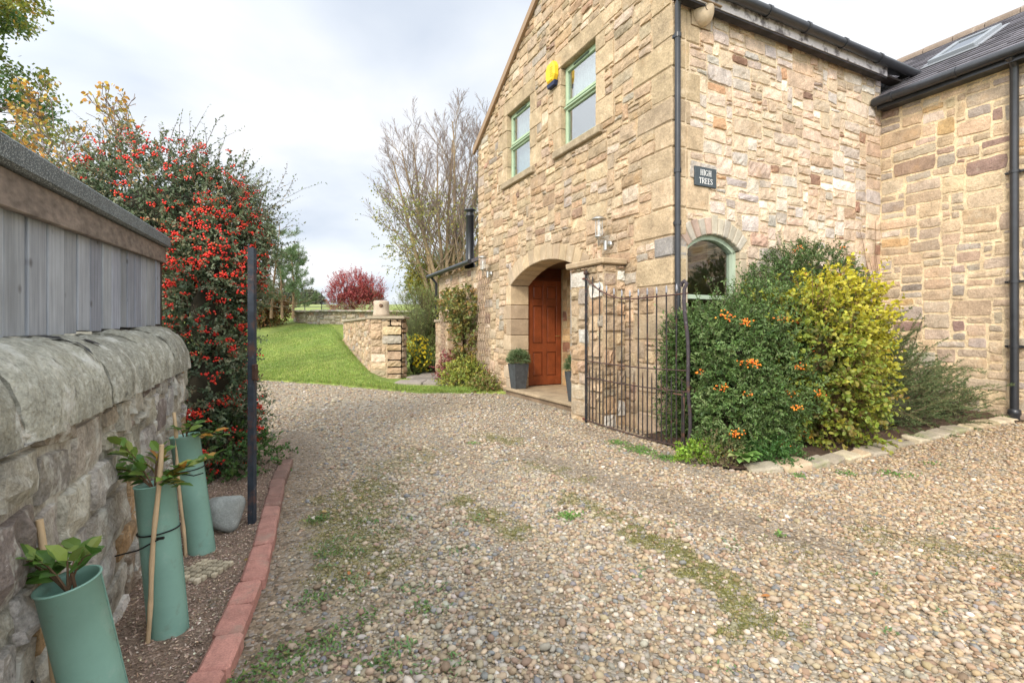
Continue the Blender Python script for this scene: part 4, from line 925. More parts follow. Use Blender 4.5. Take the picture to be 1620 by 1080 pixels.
for (a, e_) in cl:
    g_ = .010; nu = 60; uu = np.linspace(a+g_, e_-g_, nu); th = np.linspace(0.0, pi, 44)
    Ug, Tg = np.meshgrid(uu, th, indexing='ij')
    off = rC.uniform(-.012, .012); w = .268+off; h = .262+.022*(-2.1-(a+e_)/2)*(1 if a < -2.1 else 0)+rC.uniform(-.008, .008)
    cps.append((a, e_, w, h))
    en = 1-.09*(np.abs((Ug-(a+e_)/2)/((e_-a)/2))**14)
    ct_ = np.cos(Tg); v = VWL+.04-.268+np.sign(ct_)*np.abs(ct_)**.8*w*en; z = .955+np.abs(np.sin(Tg))**.8*h*en
    bump_ = .006*wob(Ug*3, v*3, z*3, k=6)+.0045*wob(Ug*9, v*9, z*9, k=5, seed=3)+.003*wob(Ug*20, v*20, z*20, k=4, seed=6)+.010*wob(Ug, v, z, k=5.5, seed=1)
    v = v+bump_*np.cos(Tg); z = z+bump_*np.sin(Tg)
    V_ = PA(Ug, v, z).reshape(-1, 3); m_ = 44
    q = (np.arange(nu-1)[:, None]*m_+np.arange(m_-1)[None])[..., None]+np.array([0, 1, m_+1, m_]); c = np.array((.41, .405, .335))*rC.uniform(.82, 1.12)
    b.add(V_, q.reshape(-1, 4)[:, ::-1], c, True)
    for row in (0, nu-1):
        idx = np.arange(m_)+row*m_; idx = idx if row == 0 else idx[::-1]
        b.add(V_[idx], np.arange(m_)[None], c*.7)
b.add([P(UW0, VWL-.49, .957), P(UW1, VWL-.49, .957), P(UW1, VWL+.03, .957), P(UW0, VWL+.03, .957)], np.array([[3, 2, 1, 0]]), (.2, .18, .15))
th = np.linspace(.02, pi-.02, 20); core = []
for u in (UW0, UW1): core += [P(u, VWL+.04-.268+cos(t)*.245, .955+.23*sin(t)) for t in th]
b.add(core, np.array([[i, i+1, 21+i, 20+i] for i in range(19)]), (.26, .23, .18), True)
b.build('coping', M_old, bw)
# tar runs on the coping
def copsurf(u, t, lift=.004):
    a, e_, w, h = [q for q in cps if q[0] <= u <= q[1]+1e-6][0]; en = 1-.09*abs((u-(a+e_)/2)/((e_-a)/2))**14
    w += lift; h += lift; v = VWL+.04-.268+np.sign(cos(t))*abs(cos(t))**.8*w*en; z = .955+abs(sin(t))**.8*h*en
    bu = float(.006*wob(u*3, v*3, z*3, k=6)+.0045*wob(u*9, v*9, z*9, k=5, seed=3)+.003*wob(u*20, v*20, z*20, k=4, seed=6)+.010*wob(u, v, z, k=5.5, seed=1))
    return P(u, v+bu*cos(t), z+bu*sin(t))
b = MB()
def tarstrip(pts, wd):
    pts = np.array(pts); n = len(pts); V_ = []
    for i, (u, t) in enumerate(pts):
        for s_ in (-1, 1):
            V_.append(copsurf(u+wd[i]*s_, t, .007))
    b.add(V_, np.array([[2*i, 2*i+1, 2*i+3, 2*i+2] for i in range(n-1)]), (.012, .012, .012))
tarstrip([(-2.28, 1.46), (-2.33, 1.38), (-2.38, 1.28), (-2.41, 1.17), (-2.40, 1.06), (-2.385, .95), (-2.37, .84), (-2.36, .72), (-2.35, .60)], [.008, .022, .034, .036, .022, .010, .007, .005, .002])
tarstrip([(-2.55, 1.16), (-2.56, 1.08), (-2.575, .98), (-2.59, .90)], [.006, .015, .014, .005])
b.build('tar_stain', mat('tar', rough=.4), bw)
# ------------------------------------------------------------------ timber fence on the wall
fe = thing('timber_fence', 'weathered grey board fence with felted cap standing on the stone wall', 'fence', P(-4.7, -.76, 1.2))
M_board = mat('weathered_board', rough=.85, vary=.2, vscale=5, speck=.1, bump=.5, bscale=30)
def board_mat(name, base_scale=(1, 1, 1)):
    def f(M, N, Lk, co, c, noise):
        mp = N.new('ShaderNodeMapping'); mp.inputs['Scale'].default_value = (26, 26, 1.6); Lk.new(co, mp.inputs[0])
        n = noise(1.6, 6, .6); Lk.new(mp.outputs[0], n.inputs['Vector'])
        r = N.new('ShaderNodeMapRange'); Lk.new(n.outputs[0], r.inputs[0]); r.inputs[1].default_value = .3; r.inputs[2].default_value = .7; r.inputs[3].default_value = .76; r.inputs[4].default_value = 1.18
        v = N.new('ShaderNodeVectorMath'); v.operation = 'SCALE'; Lk.new(c, v.inputs[0]); Lk.new(r.outputs[0], v.inputs['Scale'])
        bp = N.new('ShaderNodeBump'); bp.inputs['Strength'].default_value = .6; bp.inputs['Distance'].default_value = .004; Lk.new(n.outputs[0], bp.inputs['Height']); Lk.new(bp.outputs[0], N['Principled BSDF'].inputs['Normal'])
        vo = N.new('ShaderNodeTexVoronoi'); vo.inputs['Scale'].default_value = 5.2; Lk.new(co, vo.inputs['Vector'])
        k = N.new('ShaderNodeMapRange'); Lk.new(vo.outputs['Distance'], k.inputs[0]); k.inputs[1].default_value = .05; k.inputs[2].default_value = .12; k.inputs[3].default_value = .75; k.inputs[4].default_value = 0
        m = N.new('ShaderNodeMixRGB'); Lk.new(k.outputs[0], m.inputs[0]); Lk.new(v.outputs[0], m.inputs[1]); m.inputs[2].default_value = (.09, .085, .085, 1); return m.outputs[0]
    return mat(name, rough=.85, vary=.16, vscale=3, extra=f)
M_board = board_mat('weathered_board')
VF = -.752
ztop = lambda u: 1.75+.146*(-u-2.106)/2.64     # underside of the cap rail runs up to the right
u = -4.72; k = 0
while u < .7:
    w = rC.uniform(.150, .195); b = MB(); c = np.array((.315, .34, .385))*rC.uniform(.82, 1.15)*np.array((1, 1, rC.uniform(.96, 1.05)))
    zb_ = 1.215+max(0, -2.1-u)*.026+rC.uniform(-.004, .006); pr = rC.uniform(-.003, .003)
    a, e_ = u+.008, u+w-.008
    hexa(b, [P(a, VF-.02, zb_), P(e_, VF-.02, zb_), P(a, VF+pr, zb_), P(e_, VF+pr, zb_), P(a, VF-.02, ztop(a)), P(e_, VF-.02, ztop(e_)), P(a, VF+pr, ztop(a)), P(e_, VF+pr, ztop(e_))], c, .003)
    b.build('board', M_board, fe); u += w
b = MB(); a, e_ = -4.77, .8
hexa(b, [P(a, VF+.001, ztop(a)-.12), P(e_, VF+.001, ztop(e_)-.12), P(a, VF+.032, ztop(a)-.12), P(e_, VF+.032, ztop(e_)-.12), P(a, VF+.001, ztop(a)+.0), P(e_, VF+.001, ztop(e_)+.0), P(a, VF+.032, ztop(a)+.0), P(e_, VF+.032, ztop(e_)+.0)], (.20, .165, .14), .004)
def rail_extra(M, N, Lk, co, c, noise):
    mp = N.new('ShaderNodeMapping'); mp.inputs['Rotation'].default_value = (0, 0, math.atan2(UX, -UY)); mp.inputs['Scale'].default_value = (18, 1.2, 24); Lk.new(co, mp.inputs[0])
    n = noise(1.5, 6, .6); Lk.new(mp.outputs[0], n.inputs['Vector']); r = N.new('ShaderNodeMapRange'); Lk.new(n.outputs[0], r.inputs[0]); r.inputs[1].default_value = .3; r.inputs[2].default_value = .7; r.inputs[3].default_value = .6; r.inputs[4].default_value = 1.4
    v = N.new('ShaderNodeVectorMath'); v.operation = 'SCALE'; Lk.new(c, v.inputs[0]); Lk.new(r.outputs[0], v.inputs['Scale']); return v.outputs[0]
b.build('rail', mat('brown_timber', rough=.8, vary=.3, vscale=4, bump=.3, bscale=40, extra=rail_extra), fe)
b = MB(); zc = lambda u: ztop(u)+.014
hexa(b, [P(a-.03, VF-.30, zc(a)), P(e_, VF-.30, zc(e_)), P(a-.03, VF+.06, zc(a)-.012), P(e_, VF+.06, zc(e_)-.012), P(a-.03, VF-.30, zc(a)+.085), P(e_, VF-.30, zc(e_)+.085), P(a-.03, VF+.06, zc(a)+.078), P(e_, VF+.06, zc(e_)+.078)], (.105, .12, .125), .012)
def felt_extra(M, N, Lk, co, c, noise):
    n = noise(190, 2, .5); r = N.new('ShaderNodeMapRange'); Lk.new(n.outputs[0], r.inputs[0]); r.inputs[1].default_value = .52; r.inputs[2].default_value = .66; r.inputs[4].default_value = .9
    m = N.new('ShaderNodeMixRGB'); Lk.new(r.outputs[0], m.inputs[0]); Lk.new(c, m.inputs[1]); m.inputs[2].default_value = (.42, .45, .45, 1); return m.outputs[0]
b.build('felt_cap', mat('roofing_felt', rough=.95, vary=.2, vscale=5, bump=.6, bscale=150, bdist=.004, extra=felt_extra), fe)
b = MB(); boxuv(b, -4.80, -4.725, VF-.10, VF+.0, 1.1, ztop(-4.7), (.07, .055, .045), .004)
boxuv(b, -4.7, .7, VF-.055, VF-.030, 1.24, 1.72, (.05, .045, .04))  # dark sheet added behind the boards so the gaps look shaded
b.build('end_post_and_gap_backing', M_board, fe)
# ------------------------------------------------------------------ soil strip on the left and brick edging
mb = MB()
X = np.linspace(-3.6, -.85, 60); Y = np.linspace(.2, 6.2, 110)
def soilz(x, y): return gz(x, y)+.012+.02*wob(x, y, k=4)+.03*sstep(.1, .5, seg_d(x, y, EDGE))
grid(mb, X, Y, soilz, lambda x, y: np.array((.27, .195, .145))*(1+.12*wob(x, y, k=7))[:, None], keep=lambda x, y: inpoly(soilpoly, x, y))
struct('soil_bed', mb, mat('soil', rough=1, vary=.3, vscale=12, speck=.4, bump=1, bscale=70, bdist=.02))
mb = MB(); n = 60000
x = rng.uniform(-2.6, -.85, n); y = rng.uniform(1.2, 4.6, n); k = inpoly(soilpoly, x, y) & (seg_d(x, y, EDGE) > .06) & (x*VX+y*VY > VWL-.0); x, y = x[k], y[k]; n = len(x)
d = rng.normal(size=(n, 3)); d[:, 2] *= .35; nn_ = np.stack([rng.normal(0, .6, n), rng.normal(0, .6, n), np.ones(n)], 1)
leaves(mb, np.stack([x, y, soilz(x, y)+rng.uniform(0, .008, n)], 1), d, nn_, rng.uniform(.006, .022, n), rng.uniform(.003, .009, n), pick([(.38, .28, .21, 4), (.50, .39, .30, 3), (.26, .18, .13, 3), (.60, .50, .41, 1)], n, .2), simple=True)
tag(mb.build('bark_chippings', M_twig), 'fine brown bark chippings on the soil strip', 'mulch', kind='stuff')
be = thing('brick_edging', 'curved edging of red bricks between the soil strip and the gravel', 'edging', (EDGE[7][0], EDGE[7][1], 0))
M_brick = mat('red_brick', rough=.9, vary=.2, vscale=14, speck=.2, bump=.6, bscale=60, bdist=.006, extra=chain(spots((.30, .22, .17), 6, .56, .70, .6), spots((.12, .10, .08), 16, .62, .7, .4, seed=2)))
seg = np.hypot(*np.diff(EDGE, axis=0).T); cum = np.concatenate([[0], np.cumsum(seg)]); tot_ = cum[-1]
def along(t): return np.array([np.interp(t, cum, EDGE[:, 0]), np.interp(t, cum, EDGE[:, 1])])
t = 1.15; k = 0
while t < tot_-.22:
    L = rC.uniform(.205, .225); p0, p1 = along(t+.005), along(t+L-.006); d = (p1-p0)/np.linalg.norm(p1-p0); nn_ = np.array([-d[1], d[0]])
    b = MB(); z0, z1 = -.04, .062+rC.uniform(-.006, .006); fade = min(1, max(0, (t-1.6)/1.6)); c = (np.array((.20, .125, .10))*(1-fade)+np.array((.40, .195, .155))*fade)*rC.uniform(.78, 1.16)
    w = .054; j = rC.uniform(-.008, .008); tl = rC.uniform(-.006, .006)
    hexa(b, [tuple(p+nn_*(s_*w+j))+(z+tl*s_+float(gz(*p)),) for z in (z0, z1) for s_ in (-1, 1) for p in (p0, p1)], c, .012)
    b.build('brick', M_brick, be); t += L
# ------------------------------------------------------------------ tree guards with saplings and canes
M_tube = mat('green_plastic', rough=.38, trans=.22, spec=.5, vary=.12, vscale=5, extra=chain(spots((.50, .58, .52), 7, .55, .75, .5), spots((.20, .22, .15), 13, .60, .72, .45, seed=4)))
def tree_guard(base, top, r, label, cane, leafspec, tie=None):
    base = np.array(base, float); top = np.array(top, float); ax = nrmz(top-base); Ln = np.linalg.norm(top-base)
    t = thing('tree_guard', label, 'tree guard', tuple(base), 'green plastic tree guards along the stone wall')
    b = MB(); tc_ = (.26, .46, .375)
    prof = [(r, 0), (r*.995, Ln*.3), (r, Ln*.6), (r, Ln-.006), (r+.004, Ln-.003), (r+.003, Ln), (r-.003, Ln), (r-.004, Ln-.02), (r-.004, 0)]
    lathe(b, prof, base, 30, tc_, ax=ax); x_ = nrmz(np.cross(ax, [.3, 1, .1])); y_ = np.cross(ax, x_)
    for a_ in (3.9, 4.6): e_r = (x_*cos(a_)+y_*sin(a_))*(r+.0006); tube(b, [base+e_r, base+e_r+ax*Ln*.5, base+e_r+ax*(Ln-.004)], .0016, 5, np.array(tc_)*.8)
    b.build('tube', M_tube, t)
    b = MB(); c0, c1 = np.array(cane[0]), np.array(cane[1]); ps = [c0+(c1-c0)*f+np.array([.003*sin(f*9), .002*cos(f*7), 0]) for f in np.linspace(0, 1, 15)]
    tube(b, ps, [.0085+(.0015 if i % 3 == 0 else 0) for i in range(15)], 8, (.55, .40, .24)); b.build('cane', mat('bamboo', rough=.5, vary=.2, vscale=12), t)
    if tie:
        b = MB(); f = tie[0]; c = base+ax*Ln*f; x_ = nrmz(np.cross(ax, [.3, 1, .1])); y_ = np.cross(ax, x_)
        tube(b, [c+(r+.004)*(x_*cos(a)+y_*sin(a)) for a in np.linspace(0, 2*pi, 26)], .0032, 5, (.01, .01, .01)); q = np.array(tie[1]); q2 = np.array(tie[2]); tube(b, [q, (q+q2)/2+np.array([0, 0, -.012]), q2], .0032, 5, (.01, .01, .01)); tube(b, [q-np.array([.012, 0, 0]), q+np.array([.014, 0, .004])], .006, 5, (.01, .01, .01))
        b.build('cable_tie', M_plain, t)
    s = MB(); lf = MB(); tp = top.copy()
    tube(s, [base+np.array([0, 0, .02]), base+(top-base)*.6+np.array([.01, 0, 0]), top+np.array([.01, .0, .02])], [.006, .005, .004], 6, (.12, .07, .04))
    P_, D_, N_, L_, C_ = [], [], [], [], []
    for (dx, dy, dz, ln, nl, pal) in list(leafspec)+[(q[0]+rng.normal(0, .5), q[1]+rng.normal(0, .4), q[2]+rng.uniform(-.1, .4), q[3]*.8, q[4], q[5]) for q in leafspec]:
        d = nrmz(np.array([dx, dy, dz], float)); st_ = top+np.array([0, 0, -.03]); pts = [st_+d*ln*f+np.array([0, 0, .03*sin(f*3)]) for f in np.linspace(0, 1, 7)]
        tube(s, pts, np.linspace(.0035, .0012, 7), 5, (.13, .08, .045))
        for i in range(nl):
            f = .3+.72*i/max(nl-1, 1); p = st_+d*ln*f+np.array([0, 0, .03*sin(f*3)]); sd_ = nrmz(np.cross(d, [0, 0, 1]))*(1 if i % 2 else -1)
            P_.append(p); D_.append(d*.8+sd_*rng.uniform(.6, 1.1)+np.array([0, 0, rng.uniform(-.35, .25)])); N_.append(np.array([rng.normal(0, .4), rng.normal(0, .4), 1.])); L_.append(rng.uniform(.055, .082)); C_.append(pick(pal, 1)[0])
    s.build('stem', M_bark, t)
    if P_: leaves(lf, np.array(P_), np.array(D_), np.array(N_), np.array(L_), np.array(L_)*.6, np.array(C_), curl=.1, fold=.08); lf.build('foliage', M_leaf, t)
    return t
GRN = [(.075, .17, .03, 3), (.13, .24, .045, 3), (.19, .26, .05, 1.5)]; AUT = GRN+[(.42, .20, .03, 2), (.34, .28, .05, 2)]
tree_guard((-1.075, 1.36, .0), (-1.150, 1.285, .600), .067, 'nearest green tree guard, cut off by the bottom edge', ((-1.215, 1.36, .0), (-1.27, 1.33, .74)),
           [(-1, .1, .35, .20, 9, GRN), (-.7, -.3, .7, .16, 8, GRN), (.3, .1, .55, .10, 4, GRN), (-.9, .4, .1, .15, 6, GRN)], (.35, (-1.16, 1.24, .34), (-1.26, 1.3, .33)))
tree_guard((-1.395, 2.02, .0), (-1.455, 2.02, .625), .069, 'middle green tree guard with the leafiest sapling and a cane in front', ((-1.425, 1.935, .0), (-1.372, 1.94, .80)),
           [(-1, .0, .45, .22, 10, GRN), (-.5, -.2, .9, .22, 9, GRN), (.9, .0, .5, .26, 11, AUT), (.5, -.3, .25, .18, 8, AUT), (-.7, .3, 0.1, .17, 7, GRN), (0, .2, 1, .16, 6, AUT)], (.70, (-1.372, 1.935, .435), (-1.56, 1.95, .36)))
tree_guard((-1.735, 2.77, .0), (-1.815, 2.75, .665), .070, 'farthest green tree guard beside the grey boulder', ((-1.762, 2.68, .0), (-1.835, 2.69, .80)),
           [(1, -.1, .15, .22, 7, AUT), (.5, -.3, .5, .16, 5, GRN)], (.72, (-1.77, 2.68, .47), (-1.68, 2.70, .47)))
# boulder
def rock(name, label, cat, c, r, col, m, seed, group=None, sub=3):
    import bmesh
    bm = bmesh.new(); bmesh.ops.create_icosphere(bm, subdivisions=sub, radius=1); v = np.array([x.co[:] for x in bm.verts]); f = np.array([[q.index for q in p.verts] for p in bm.faces]); bm.free()
    v = np.sign(v)*np.abs(v)**.85; v = v*(1+.10*wob(v[:, 0], v[:, 1], v[:, 2], k=1.6, seed=seed)+.04*wob(v[:, 0], v[:, 1], v[:, 2], k=4, seed=seed+1))[:, None]
    for q_ in nrmz(np.random.default_rng(seed).normal(size=(9, 3))): dd_ = v@q_; v = v-np.maximum(dd_-.80, 0)[:, None]*q_*.9
    v = v*(1+.02*wob(v[:, 0], v[:, 1], v[:, 2], k=9, seed=seed))[:, None]*np.array(r)
    b = MB(); b.add(v+np.array(c), f, col, True); return tag(b.build(name, m), label, cat, group)
rock('boulder', 'rounded grey boulder at the foot of the iron gate post', 'boulder', (-1.785, 3.08, .11), (.125, .11, .125), (.27, .285, .265), mat('boulder_stone', rough=.9, vary=.2, vscale=14, speck=.2, bump=.5, bscale=40, extra=spots((.5, .5, .48), 26, .64, .72, .6)), 3)
# cobble sett mat
b = MB(); o = np.array([-1.56, 2.51]); 
for i in range(6):
    for j in range(6):
        if (i, j) in ((0, 0), (5, 0), (5, 1), (0, 1)): continue
        x, y = o+np.array([(i-2.5)*.031+(j-2.5)*.006, (j-2.5)*.036-(i-2.5)*.006])+rng.uniform(-.002, .002, 2); z = float(soilz(x, y))
        box(b, x-.0125, x+.0125, y-.0145, y+.0145, z, z+.024+rng.uniform(-.003, .003), np.array((.44, .38, .27))*rng.uniform(.75, 1.2), .004)
tag(b.build('sett_sample', M_dressed), 'small square of pale stone setts lying on the soil by the tree guards', 'stone setts')
# ------------------------------------------------------------------ bush tools
def shell(ells, n, lo=.72, hi=1.0, lump=.13, seed=0, keep=None):
    """sample points in the outer layer of a union of ellipsoids -> points, outward normals"""
    ells = np.array(ells, float); area = (ells[:, 3]*ells[:, 4]+ells[:, 4]*ells[:, 5]+ells[:, 3]*ells[:, 5]); P_, N_ = [], []; got = 0
    while got < n:
        m = n*2; k = rng.choice(len(ells), m, p=area/area.sum()); d = nrmz(rng.normal(size=(m, 3)))
        lf_ = 1+lump*wob(d[:, 0]*2.2+k, d[:, 1]*2.2, d[:, 2]*2.2, k=1.5, seed=seed)+lump*.5*wob(d[:, 0]*5+k, d[:, 1]*5, d[:, 2]*5, k=1.5, seed=seed+2)
        f = rng.uniform(lo**2, hi**2, m)**.5; p = ells[k, :3]+d*ells[k, 3:6]*(f*lf_)[:, None]; nn_ = nrmz(d/ells[k, 3:6])
        ok = p[:, 2] > gz(p[:, 0], p[:, 1])+.015
        for e_ in ells: 
            q = np.linalg.norm((p-e_[:3])/e_[3:6], axis=1); ok &= ~((q < lo-.06) )
        if keep is not None: ok &= keep(p)
        p, nn_ = p[ok], nn_[ok]; P_.append(p); N_.append(nn_); got += len(p)
    return np.concatenate(P_)[:n], np.concatenate(N_)[:n]
def sprigs(lf, tw, base, dirs, ln, nl, leafL, leafW, pal, upb=.3, jit=.6, simple=False, twcol=(.10, .07, .05), vj=.16, tint=None, twr=.0016):
    """short twigs with leaves; base (n,3), dirs (n,3)"""
    n = len(base); D_ = nrmz(nrmz(dirs)+np.array([0, 0, upb])+rng.normal(0, .35, (n, 3))); ln = ln*rng.uniform(.6, 1.3, n)
    bend = rng.normal(0, .25, (n, 3)); bend[:, 2] -= .25
    T = np.linspace(.12, 1, nl)
    pos = base[:, None]+D_[:, None]*(T*1.)[None, :, None]*ln[:, None, None]+bend[:, None]*(T**2)[None, :, None]*ln[:, None, None]*.5
    tan = nrmz(D_[:, None]+bend[:, None]*T[None, :, None]); r_ = nrmz(rng.normal(size=(n, nl, 3))); side = nrmz(np.cross(tan, r_))
    ld = nrmz(tan*.7+side*rng.uniform(.5, 1.3, (n, nl, 1))+rng.normal(0, .2, (n, nl, 3)))
    nn_ = nrmz(tan*.6+np.array([0, 0, .8])+rng.normal(0, jit, (n, nl, 3)))
    base_c = pick(pal, n, vj)          # each sprig leans to one tone
    c = np.repeat(base_c, nl, 0)*.55+pick(pal, n*nl, vj)*.45
    if tint is not None: c = tint(pos.reshape(-1, 3), c)
    L = (leafL*rng.uniform(.6, 1.2, n*nl))
    leaves(lf, pos.reshape(-1, 3), ld.reshape(-1, 3), nn_.reshape(-1, 3), L, L*leafW/leafL, c, simple=simple, fold=.06)
    if tw is not None:     # thin 3-sided twigs
        a = base; b_ = pos[:, nl//2]; c_ = pos[:, -1]; s = nrmz(np.cross(D_, [0.1, .2, 1]))*twr; s2 = nrmz(np.cross(D_, s))*twr
        V_ = np.stack([a+s, a-s, a+s2, b_+s, b_-s, b_+s2, c_], 1); f4 = (np.arange(n)*7)[:, None]
        q = np.concatenate([f4+np.array([[0, 1, 4, 3]]), f4+np.array([[1, 2, 5, 4]]), f4+np.array([[2, 0, 3, 5]])]); t_ = np.concatenate([f4+np.array([[3, 4, 6]]), f4+np.array([[4, 5, 6]]), f4+np.array([[5, 3, 6]])])
        tw.add(V_.reshape(-1, 3), [q, t_], twcol)
    return pos
def core(mb, ells, f=.66, col=(.035, .03, .018)):  # dark blob filling a crown, inner shade put into its colour; joins the stems
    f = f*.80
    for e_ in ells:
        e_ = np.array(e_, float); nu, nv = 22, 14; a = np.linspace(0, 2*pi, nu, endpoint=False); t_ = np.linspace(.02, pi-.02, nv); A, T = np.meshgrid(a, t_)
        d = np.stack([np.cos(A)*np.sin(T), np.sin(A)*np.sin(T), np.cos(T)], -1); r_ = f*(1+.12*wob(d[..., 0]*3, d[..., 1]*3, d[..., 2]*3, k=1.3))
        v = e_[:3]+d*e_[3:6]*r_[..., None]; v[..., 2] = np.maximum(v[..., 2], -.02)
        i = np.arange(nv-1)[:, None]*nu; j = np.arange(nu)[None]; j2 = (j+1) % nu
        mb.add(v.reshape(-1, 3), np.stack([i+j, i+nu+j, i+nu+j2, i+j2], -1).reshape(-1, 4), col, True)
def stems(mb, base, ells, n, r0=.012, col=(.12, .085, .06)):
    for _ in range(n):
        e_ = ells[rng.integers(len(ells))]; d = nrmz(rng.normal(size=3)); tgt = np.array(e_[:3])+d*np.array(e_[3:6])*.85
        if tgt[2] < .1: continue
        b0 = np.array(base)+rng.normal(0, .07, 3)*np.array([1, 1, 0]); mid = b0*.5+tgt*.5+np.array([0, 0, .12])+rng.normal(0, .05, 3)
        f = np.linspace(0, 1, 9)[:, None]; pts = (1-f)**2*b0+2*f*(1-f)*mid+f*f*tgt
        tube(mb, pts, np.linspace(r0, .003, 9), 5, col, cap=False)
def berries(mb, pts, nper, spread, r, pal):
    n = len(pts); c = np.repeat(pts, nper, 0)+rng.normal(0, spread, (n*nper, 3))*np.array([1, 1, .6]); m = n*nper
    icos(mb, c, r*rng.uniform(.75, 1.2, m), pick(pal, m, .12), jit=.03)
# ------------------------------------------------------------------ cotoneaster with red berries (left)
cob = thing('berry_bush', 'tall arching grey-green bush loaded with red berries behind the fence end', 'bush', (-2.75, 4.6, 0))
ELC = [(-3.50, 4.95, 2.30, .95, .75, .78), (-3.10, 4.95, 2.22, .58, .6, .60), (-2.78, 4.72, 1.90, .38, .5, .52), (-2.74, 4.50, 1.35, .31, .42, .68), (-2.66, 4.35, .70, .32, .42, .62), (-2.58, 4.30, .35, .32, .42, .40), (-3.95, 4.75, 2.2, .7, .5, .42), (-3.10, 4.75, 1.3, .45, .4, .75), (-3.0, 4.8, .5, .45, .4, .5)]
kc = lambda p: ((p[:, 0]*VX+p[:, 1]*VY > -.74) | (p[:, 2] > 1.9+.0*p[:, 0]) | (p[:, 1] > 4.05)) 
lf, tw = MB(), MB()
PALC = [(.12, .165, .085, 4), (.175, .215, .115, 3), (.27, .295, .19, 2.2), (.075, .12, .045, 2.5), (.24, .13, .06, .7)]
b_, n_ = shell(ELC, 5600, .72, 1.03, .20, keep=kc); sprigs(lf, tw, b_, n_, .13, 9, .036, .019, PALC, upb=.15)
b_, n_ = shell(ELC, 3600, .55, .85, .12, keep=kc); sprigs(lf, tw, b_, n_, .13, 8, .042, .024, [(.06, .10, .05, 1), (.09, .13, .07, 1)], upb=.1)  # inner leaves coloured darker, the shade inside the crown put into the palette
b_, n_ = shell(ELC[:3]+ELC[6:7], 420, .95, 1.05, .2, keep=kc); sprigs(lf, tw, b_, n_, .38, 13, .030, .014, PALC, upb=.45, twr=.0022)
b_, n_ = shell([(-2.50, 4.22, .22, .40, .5, .25), (-2.25, 4.35, .12, .22, .35, .16)], 420, .6, 1.0, .1); sprigs(lf, tw, b_, n_, .09, 8, .035, .024, [(.06, .14, .03, 2), (.11, .19, .05, 1)])
lf.build('foliage', M_leaf, cob)
st = MB(); stems(st, (-2.7, 4.6, 0), ELC, 60, .016); stems(st, (-3.3, 4.9, 1.2), ELC[:2], 30, .012); 
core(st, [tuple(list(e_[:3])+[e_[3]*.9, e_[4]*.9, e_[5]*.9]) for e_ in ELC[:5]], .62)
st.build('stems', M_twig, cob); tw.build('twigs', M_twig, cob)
br = MB(); PB = [(.78, .035, .018, 5), (.66, .025, .022, 3), (.84, .10, .03, 1.5)]
b_, n_ = shell(ELC[:3]+ELC[6:7], 560, .95, 1.06, .20, keep=lambda p: kc(p) & (p[:, 1] < 5.1)); berries(br, b_, 8, .018, .0078, PB)
b_, n_ = shell(ELC[2:6], 430, .96, 1.08, .20, keep=lambda p: kc(p) & (p[:, 1] < 4.75)); berries(br, b_, 9, .019, .0085, PB)
tag(br.build('berries', M_berry, cob), 'bright red berry clusters')
# ------------------------------------------------------------------ the planted bed on the right
mb = MB()
X = np.linspace(1.4, 7.2, 150); Y = np.linspace(4.2, 8.2, 120)
grid(mb, X, Y, lambda x, y: gz(x, y)+.03+.05*sstep(0, .3, seg_d(x, y, BED))+.02*wob(x, y, k=5), lambda x, y: np.array((.10, .062, .04))*(1+.2*wob(x, y, k=9))[:, None], keep=lambda x, y: inpoly(bedpoly, x, y))
struct('planting_bed', mb, mat('dark_soil', rough=1, vary=.3, vscale=12, speck=.4, bump=1, bscale=70, bdist=.02))
pyr = thing('pyracantha_bush', 'dark green bush with orange berries behind the open iron gate', 'bush', (2.3, 5.25, 0))
ELP = [(2.27, 5.17, .98, .56, .45, .55), (2.55, 5.20, .75, .58, .5, .75), (1.95, 5.20, .75, .32, .30, .55), (2.20, 4.95, .45, .55, .40, .45), (2.80, 5.45, 1.33, .45, .4, .42), (1.92, 5.60, .42, .32, .28, .5), (2.0, 5.55, .95, .35, .28, .5), (2.1, 5.32, .7, .35, .25, .6)]
hk = lambda p: ((p[:, 0]*UX+p[:, 1]*UY) > UC+.05) & ((p[:, 0]*VX+p[:, 1]*VY) < VI-.05)
hkp = lambda p: hk(p) & ~((p[:, 0]/p[:, 1] < .378) & (p[:, 1] < 5.12)) & ((((p[:, 0]-.985)*.894+(p[:, 1]-6.6)*.447) > .15) | (p[:, 1] < 4.95))
lf, tw = MB(), MB(); PALP = [(.085, .155, .035, 4), (.13, .215, .055, 3), (.22, .30, .11, 2), (.05, .10, .028, 2)]
b_, n_ = shell(ELP, 260, 1.0, 1.06, .24, seed=4, keep=hkp); sprigs(lf, tw, b_, n_, .24, 14, .036, .014, PALP, upb=.7)
b_, n_ = shell(ELP, 5600, .74, 1.03, .24, seed=4, keep=hkp); sprigs(lf, tw, b_, n_, .10, 10, .034, .013, PALP, upb=.25)
b_, n_ = shell(ELP, 4200, .40, .85, .12, seed=4, keep=hkp); sprigs(lf, tw, b_, n_, .12, 8, .042, .022, PALP, upb=.2)
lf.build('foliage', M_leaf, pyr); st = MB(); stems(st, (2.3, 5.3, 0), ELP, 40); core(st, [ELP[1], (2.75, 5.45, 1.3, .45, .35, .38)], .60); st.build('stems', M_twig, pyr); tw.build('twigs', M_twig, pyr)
br = MB(); PO = [(.80, .22, .02, 4), (.85, .32, .03, 2), (.70, .12, .02, 2)]; b_, n_ = shell(ELP, 20, 1.0, 1.1, .24, seed=4, keep=lambda p: hkp(p) & (p[:, 1] < 5.1)); 
